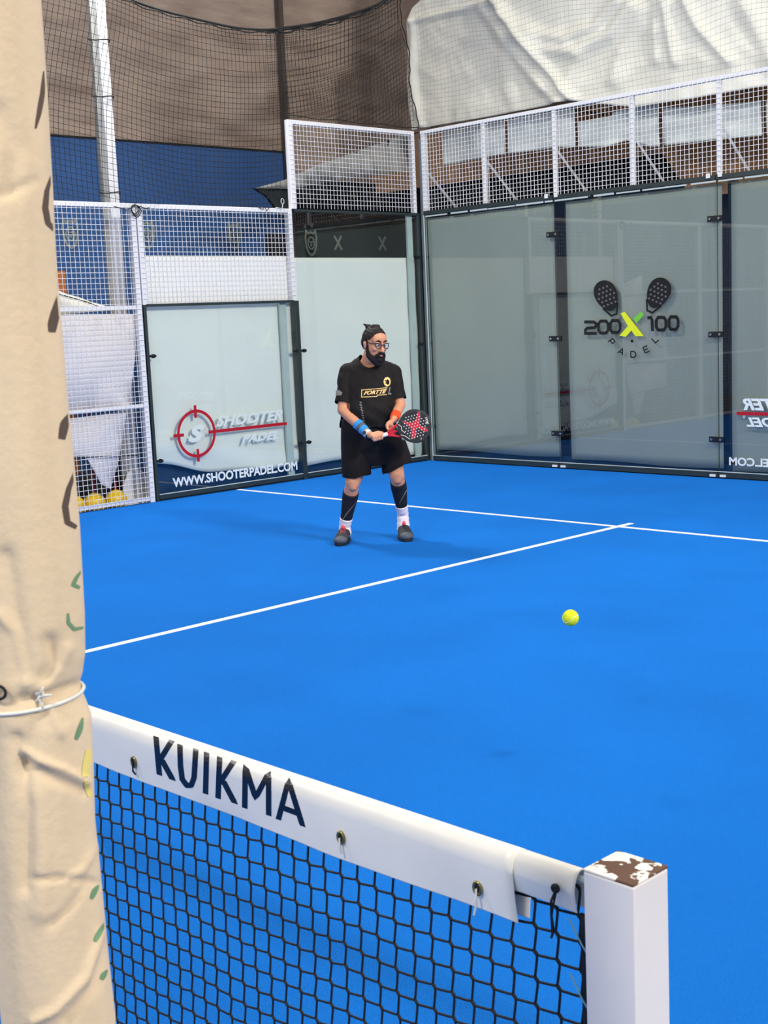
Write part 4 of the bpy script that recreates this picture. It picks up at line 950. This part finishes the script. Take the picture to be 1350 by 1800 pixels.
# print on the shirt, laid on the cloth
dg = bpy.context.evaluated_depsgraph_get()
sb = BVHTree.FromPolygons([v.co.copy() for v in shirt.data.vertices], [tuple(p.vertices) for p in shirt.data.polygons])
def on_shirt(u, v, off=.004):
    o = PRI @ (CAMP - PO); r = (PRI @ (CAMR @ Vector(((u - 675) / FPX, -(v - 900) / FPX, -1)))).normalized(); h = sb.ray_cast(o, r)
    return h[0] - r * off if h[0] else L(u, v, .2)
def flatp(pts, w, m, name, closed=False):
    P = []
    for (a, b), (c, d) in zip(pts, pts[1:] + ([pts[0]] if closed else [])):
        n_ = max(1, int(math.hypot(c - a, d - b) / 3))
        for k in range(n_): P.append(on_shirt(a + (c - a) * k / n_, b + (d - b) * k / n_))
    if not closed: P.append(on_shirt(*pts[-1]))
    return MB().ribbon(P, w, (0, -1, 0), closed=closed, th=.0008)
flatp([(636, 685.5), (635.5, 698), (662, 697), (664, 694.5), (680, 693.5)], .006, 'gold', 'x').build('print_frame', 'gold', shirt)
flatp([(635, 685.5), (660, 683.5), (681, 681.5)], .006, 'gold', 'x').build('print_frame', 'gold', shirt)
text_mb('FORTTE', lambda a, b, t: on_shirt(639 + 41 * a, 694.5 - 3.5 * a - 7 * b, .005 + t), .45, .04, .0005).build('lettering', 'gold', shirt)
text_mb('L', lambda a, b, t: on_shirt(682 + 6 * a, 693.5 - 13 * b, .005 + t), .3, .03, .0005).build('lettering', 'greyprint', shirt)
MB().prism([on_shirt(680.5 + 6.2 * math.cos(t), 671 + 8.3 * math.sin(t), .004) for t in [i * math.pi / 10 for i in range(20)]], (0, -.0008, 0)).build('round_badge', 'gold', shirt)
bdg = MB()
for a in ([(677, 668), (679, 670), (681, 667.5), (684, 670)], [(677.5, 673), (684, 674)]): bdg.ribbon([on_shirt(*p, .006) for p in a], .0055, (0, -1, 0))
bdg.build('badge_mark', 'shirt', shirt)
zz = MB()
for k in range(9): u = 634 + .8 * k; v = 706 + 4.6 * k; zz.ribbon([on_shirt(u - 2.2 - (k % 2), v), on_shirt(u + 1, v + 1.6), on_shirt(u - .5, v + 3.2)], .006 if k < 4 else .004, (0, -1, 0))
zz.build('side_print', 'greyprint', shirt)['kind'] = 'stuff'
MB().prism([on_shirt(u, v) for u, v in ((590, 687), (596, 685.5), (602, 690), (600, 695), (590, 695))], (0, -.001, 0)).build('sleeve_patch', 'greyprint', shirt)
# wristbands, watch
def wring(p, q, r0, r1, name, m, w=.004):
    d = (q - p); o_ = MB().tube([p, p + d * .06, p + d * .5, p + d * .94, q], [r0, r0 + w, (r0 + r1) / 2 + w, r1 + w, r1], 24).build(name, m, pl_, smooth=True); return o_
fd = (WRL - ELL); wring(ELL + fd * .56, ELL + fd * .67, .040, .038, 'wristband', 'blueband', .004); wring(ELL + fd * .67, ELL + fd * .76, .037, .036, 'wristband', 'greyband', .003); wb2 = wring(ELL + fd * .76, ELL + fd * .88, .038, .035, 'wristband', 'blueband', .004)
fr_ = (WRR - ELR); wring(ELR + fr_ * .60, ELR + fr_ * .92, .036, .033, 'wristband', 'orangeband', .004)
wt = empty('wristwatch'); wt.parent = pl_; wc_ = ELL + fd * .96; fdn = fd.normalized(); wring(wc_ - fdn * .012, wc_ + fdn * .012, .033, .032, 'strap', 'grip', .003).parent = wt
wn = (Vector((-.35, -1, .05)) - fdn * Vector((-.35, -1, .05)).dot(fdn)).normalized()
MB().tube([wc_ + wn * .028, wc_ + wn * .042, wc_ + wn * .045], [.021, .021, .018], 20).build('case', 'silver', wt); MB().tube([wc_ + wn * .0449, wc_ + wn * .046], .0165, 20).build('dial', 'vblack', wt)
wring(wc_ + fdn * .018, wc_ + fdn * .030, .031, .031, 'bracelet', 'vblack', .003)
# compression sleeves, socks, shoes
for kn_, an, k in ((KNL, ANL, 0), (KNR, ANR, 1)):
    cf = kn_ + (an - kn_) * .32 + Vector((0, .022, 0)); c7 = kn_ + (an - kn_) * .7
    t0, t1 = (.22, .83) if k == 0 else (.16, .80)
    def legp(t): 
        pts = [(0, kn_, .055), (.32, cf, .059), (.7, c7, .044), (1, an, .038), (1.3, Vector((an.x, an.y - .012, .06)), .046)]
        for (a, p, r), (b, q, s) in zip(pts, pts[1:]):
            if t <= b: f = (t - a) / (b - a); return p.lerp(q, f), r + (s - r) * f
    def tubeleg(ta, tb, ex, name, m):
        rg = [legp(ta + (tb - ta) * i / 16) for i in range(17)]
        return MB().tube([rg[0][0]] + [p for p, r in rg], [rg[0][1] - .004] + [r + ex + (.002 * math.sin(i * 2.1) if name == 'sock' else 0) for i, (p, r) in enumerate(rg)], 28).build(name, m, pl_, smooth=True)
    sl = tubeleg(t0, t1, .006, 'compression_sleeve', 'sleeve')
    tubeleg(t1 - .03, 1.29, .008, 'sock', 'sock')
    # pale curved stripe down the sleeve
    sgn = 1
    P = []
    for i in range(13):
        f = i / 12; t = t0 + (t1 - t0) * (.35 + .65 * f); c, r = legp(t); w = -math.pi / 2 + (1.15 - 1.75 * f ** .8) ; P.append(c + Vector((math.cos(w), math.sin(w), 0)) * (r + .0075))
    MB().tube(P, .0035, 5).build('stripe', 'greyprint', sl)
    # shoe
    se = empty('shoe'); se.parent = pl_
    toe = Vector((L(597, 960, .04 + .13).x - .0, 0, 0)) if k == 0 else Vector((L(716, 952, .07).x, 0, 0))
    y0_, y1_ = (an.y + .075, an.y - .225)
    dx = toe.x - an.x
    def sp(f, z=0): return Vector((an.x + dx * max(0, f - .25) / .75, y0_ + (y1_ - y0_) * f, z))
    prof = [(0, .030, .100, .0), (.08, .042, .118, 0), (.22, .048, .132, 0), (.38, .050, .125, 0), (.55, .056, .096, 0), (.75, .061, .072, 0), (.92, .052, .060, 0), (1, .026, .040, 0)]
    mb = MB(); n = 20
    def pf(f, kk): return interp([(a, b[kk]) for a, b in [(p[0], p[1:]) for p in prof]], f)
    NF = 26
    for i in range(NF + 1):
        f = i / NF; c = sp(f); wdt = pf(f, 0); hgt_ = pf(f, 1)
        for j in range(n):
            w = 2 * math.pi * j / n; cz_ = math.sin(w); mb.v.append((c.x + wdt * math.cos(w) * (1 - .28 * max(0, cz_) ** 2), c.y, .022 + (hgt_ - .022) * (.5 + .5 * cz_) ))
    for i in range(NF):
        for j in range(n): mb.f.append((i * n + j, i * n + (j + 1) % n, (i + 1) * n + (j + 1) % n, (i + 1) * n + j))
    mb.f += [tuple(range(n)), tuple(NF * n + j for j in range(n))[::-1]]
    mb.build('upper', 'shoe', se, smooth=True)
    tcap = [sp(f) for f in (.80, .90, .97, 1.01)]
    ell(sp(.86, .040), (.057, .052, .034)).build('toe_cap', 'shoetoe', se, smooth=True)
    so_ = MB(); no = 24; ol_ = [sp(.5 - .52 * math.cos(2 * math.pi * j / no)) + Vector((math.copysign(abs(math.sin(2 * math.pi * j / no)) ** .62, math.sin(2 * math.pi * j / no)) * (.061 if math.cos(2 * math.pi * j / no) < 0 else .050), 0, .0)) for j in range(no)]
    so_.prism([Vector((p.x, p.y, .003)) for p in ol_], (0, 0, .026)).build('sole', 'sole', se, bevel=.004)
    ell(sp(.06, .05), (.047, .034, .034)).build('heel_counter', 'sock', se, smooth=True)
    MB().tube([sp(.46, .112), sp(.40, .132), sp(.36, .150)], [.015, .014, .010], 10).build('tongue', 'coral', se, smooth=True)
    lc = MB()
    for f in (.46, .52, .58): h_ = pf(f, 1) + .001; lc.tube([sp(f, h_ - .008) + Vector((-.022, 0, 0)), sp(f, h_ + .002), sp(f, h_ - .008) + Vector((.022, 0, 0))], .0028, 5)
    lc.build('laces', 'coral' if k == 0 else 'shoe', se)
# ------------------------------------------------------------------ racket
rk = empty('padel_racket', PO, 'black padel racket with a red figure on its dotted face, held by the man', 'racket'); rk.rotation_euler = (0, 0, PA)
MB().tube([RQ(.002, 0), RQ(.008, 0), RQ(.125, 0), RQ(.13, 0)], [.014, .0165, .016, .013], 12).build('handle_grip', 'grip', rk, smooth=True)
hc = RL - .132
def outl(s=1):
    P = []
    for i in range(56):
        t = 2 * math.pi * i / 56; ca, sa = math.cos(t), math.sin(t)
        a = hc + .132 * ca * (1 if ca > 0 else 1.02) ; b = .132 * sa * (1 - .16 * max(0, -ca) ** 1.4)
        P.append((hc + (a - hc) * s, b * s))
    return P
o0, o1 = outl(), outl(.90)
mb = MB()
for lay in ((o0, -.017), (o0, .017), (o1, .0185)):
    for a, b in lay[0]: mb.v.append(tuple(RQ(a, b, lay[1])))
n = 56
for j in range(n): mb.f += [(j, (j + 1) % n, n + (j + 1) % n, n + j), (n + j, n + (j + 1) % n, 2 * n + (j + 1) % n, 2 * n + j)]
mb.f += [tuple(range(n))[::-1], tuple(2 * n + j for j in range(n))]
mb.build('head', 'rblack', rk, bevel=.003)
MB().prism([RQ(a, b, .0188) for a, b in outl(.80)], rn * .0006).build('face', 'rface', rk)
th = MB()
th.tube([RQ(.125, .008), RQ(hc - .115, .052)], .0085, 8).tube([RQ(.125, -.008), RQ(hc - .115, -.05)], .0085, 8).tube([RQ(.128, .0), RQ(hc - .13, 0)], .007, 8).tube([RQ(.150, .016), RQ(.172, -.012), RQ(.175, -.03)], .006, 8).tube([RQ(.155, -.016), RQ(.178, .02)], .006, 8)
th.build('throat', 'rred', rk)
X = lambda a, b: RQ(hc + a, b, .0196)
fig = [(-.078, .066), (-.036, .040), (-.004, .028), (.030, .050), (.052, .098), (.068, .096), (.056, .044), (.036, .006), (.044, -.012), (.082, -.038), (.086, -.062), (.060, -.058), (.022, -.018), (-.004, -.024), (.000, -.050), (-.022, -.088), (-.042, -.084), (-.036, -.050), (-.022, -.018), (-.040, .016), (-.066, .046)]
MB().prism([X(a, b) for a, b in fig], rn * .0006).build('red_figure', 'rred', rk)
fo = MB().ribbon([RQ(hc + a * 1.07, b * 1.05, .0195) for a, b in fig], .0022, rn, closed=True, th=.0004); fo.build('figure_outline', 'greyprint', rk)
ho = MB()
for i in range(-5, 6):
    for j in range(-5, 6):
        a, b = i * .0225 + (.011 if j % 2 else 0), j * .0205
        if a * a + b * b < .0093 and a > -.09: ho.prism([RQ(hc + a +   .0046 * math.cos(t), b + .0046 * math.sin(t), .0205) for t in [k * math.pi / 4 for k in range(8)]], rn * .0004)
ho.build('face_holes', 'rdot', rk)['kind'] = 'stuff'
q = text_mb('LOK', lambda a, b, t: RQ(hc + .112 - .018 * b, .040 - .055 * a, .0193 + t), 0, .03, .0005).build('lettering', 'rdot', rk)
sw_ = MB().ribbon([RQ(hc - .118, .05, .0193), RQ(hc - .098, .025, .0193), RQ(hc - .104, .0, .0193), RQ(hc - .085, -.03, .0193)], .004, rn, th=.0004).ribbon([RQ(hc - .12, -.035, .0193), RQ(hc - .09, -.052, .0193), RQ(hc - .06, -.088, .0193)], .004, rn, th=.0004)
sw_.ribbon([RQ(hc + .02, -.112, .0193), RQ(hc + .026, -.1, .0193)], .005, rn, th=.0004)
sw_.build('pale_swirls', 'rdot', rk)
# ------------------------------------------------------------------ ball
bc = CAMP + (CAMR @ Vector(((1003 - 675) / FPX, -(1086 - 900) / FPX, -1))) * 5.35
bl = empty('padel_ball', bc, 'yellow green padel ball in flight above the blue turf', 'ball')
ell((0, 0, 0), (.0335,) * 3, n=40).build('felt', 'ball', bl, smooth=True)
MB().tube([Vector((math.cos(t) * .9, math.sin(t) * .9, .44 * math.cos(2 * t))).normalized() * .0333 for t in [i * math.pi / 24 for i in range(48)]], .0012, 5, closed=True).build('seam', 'vwhite', bl)
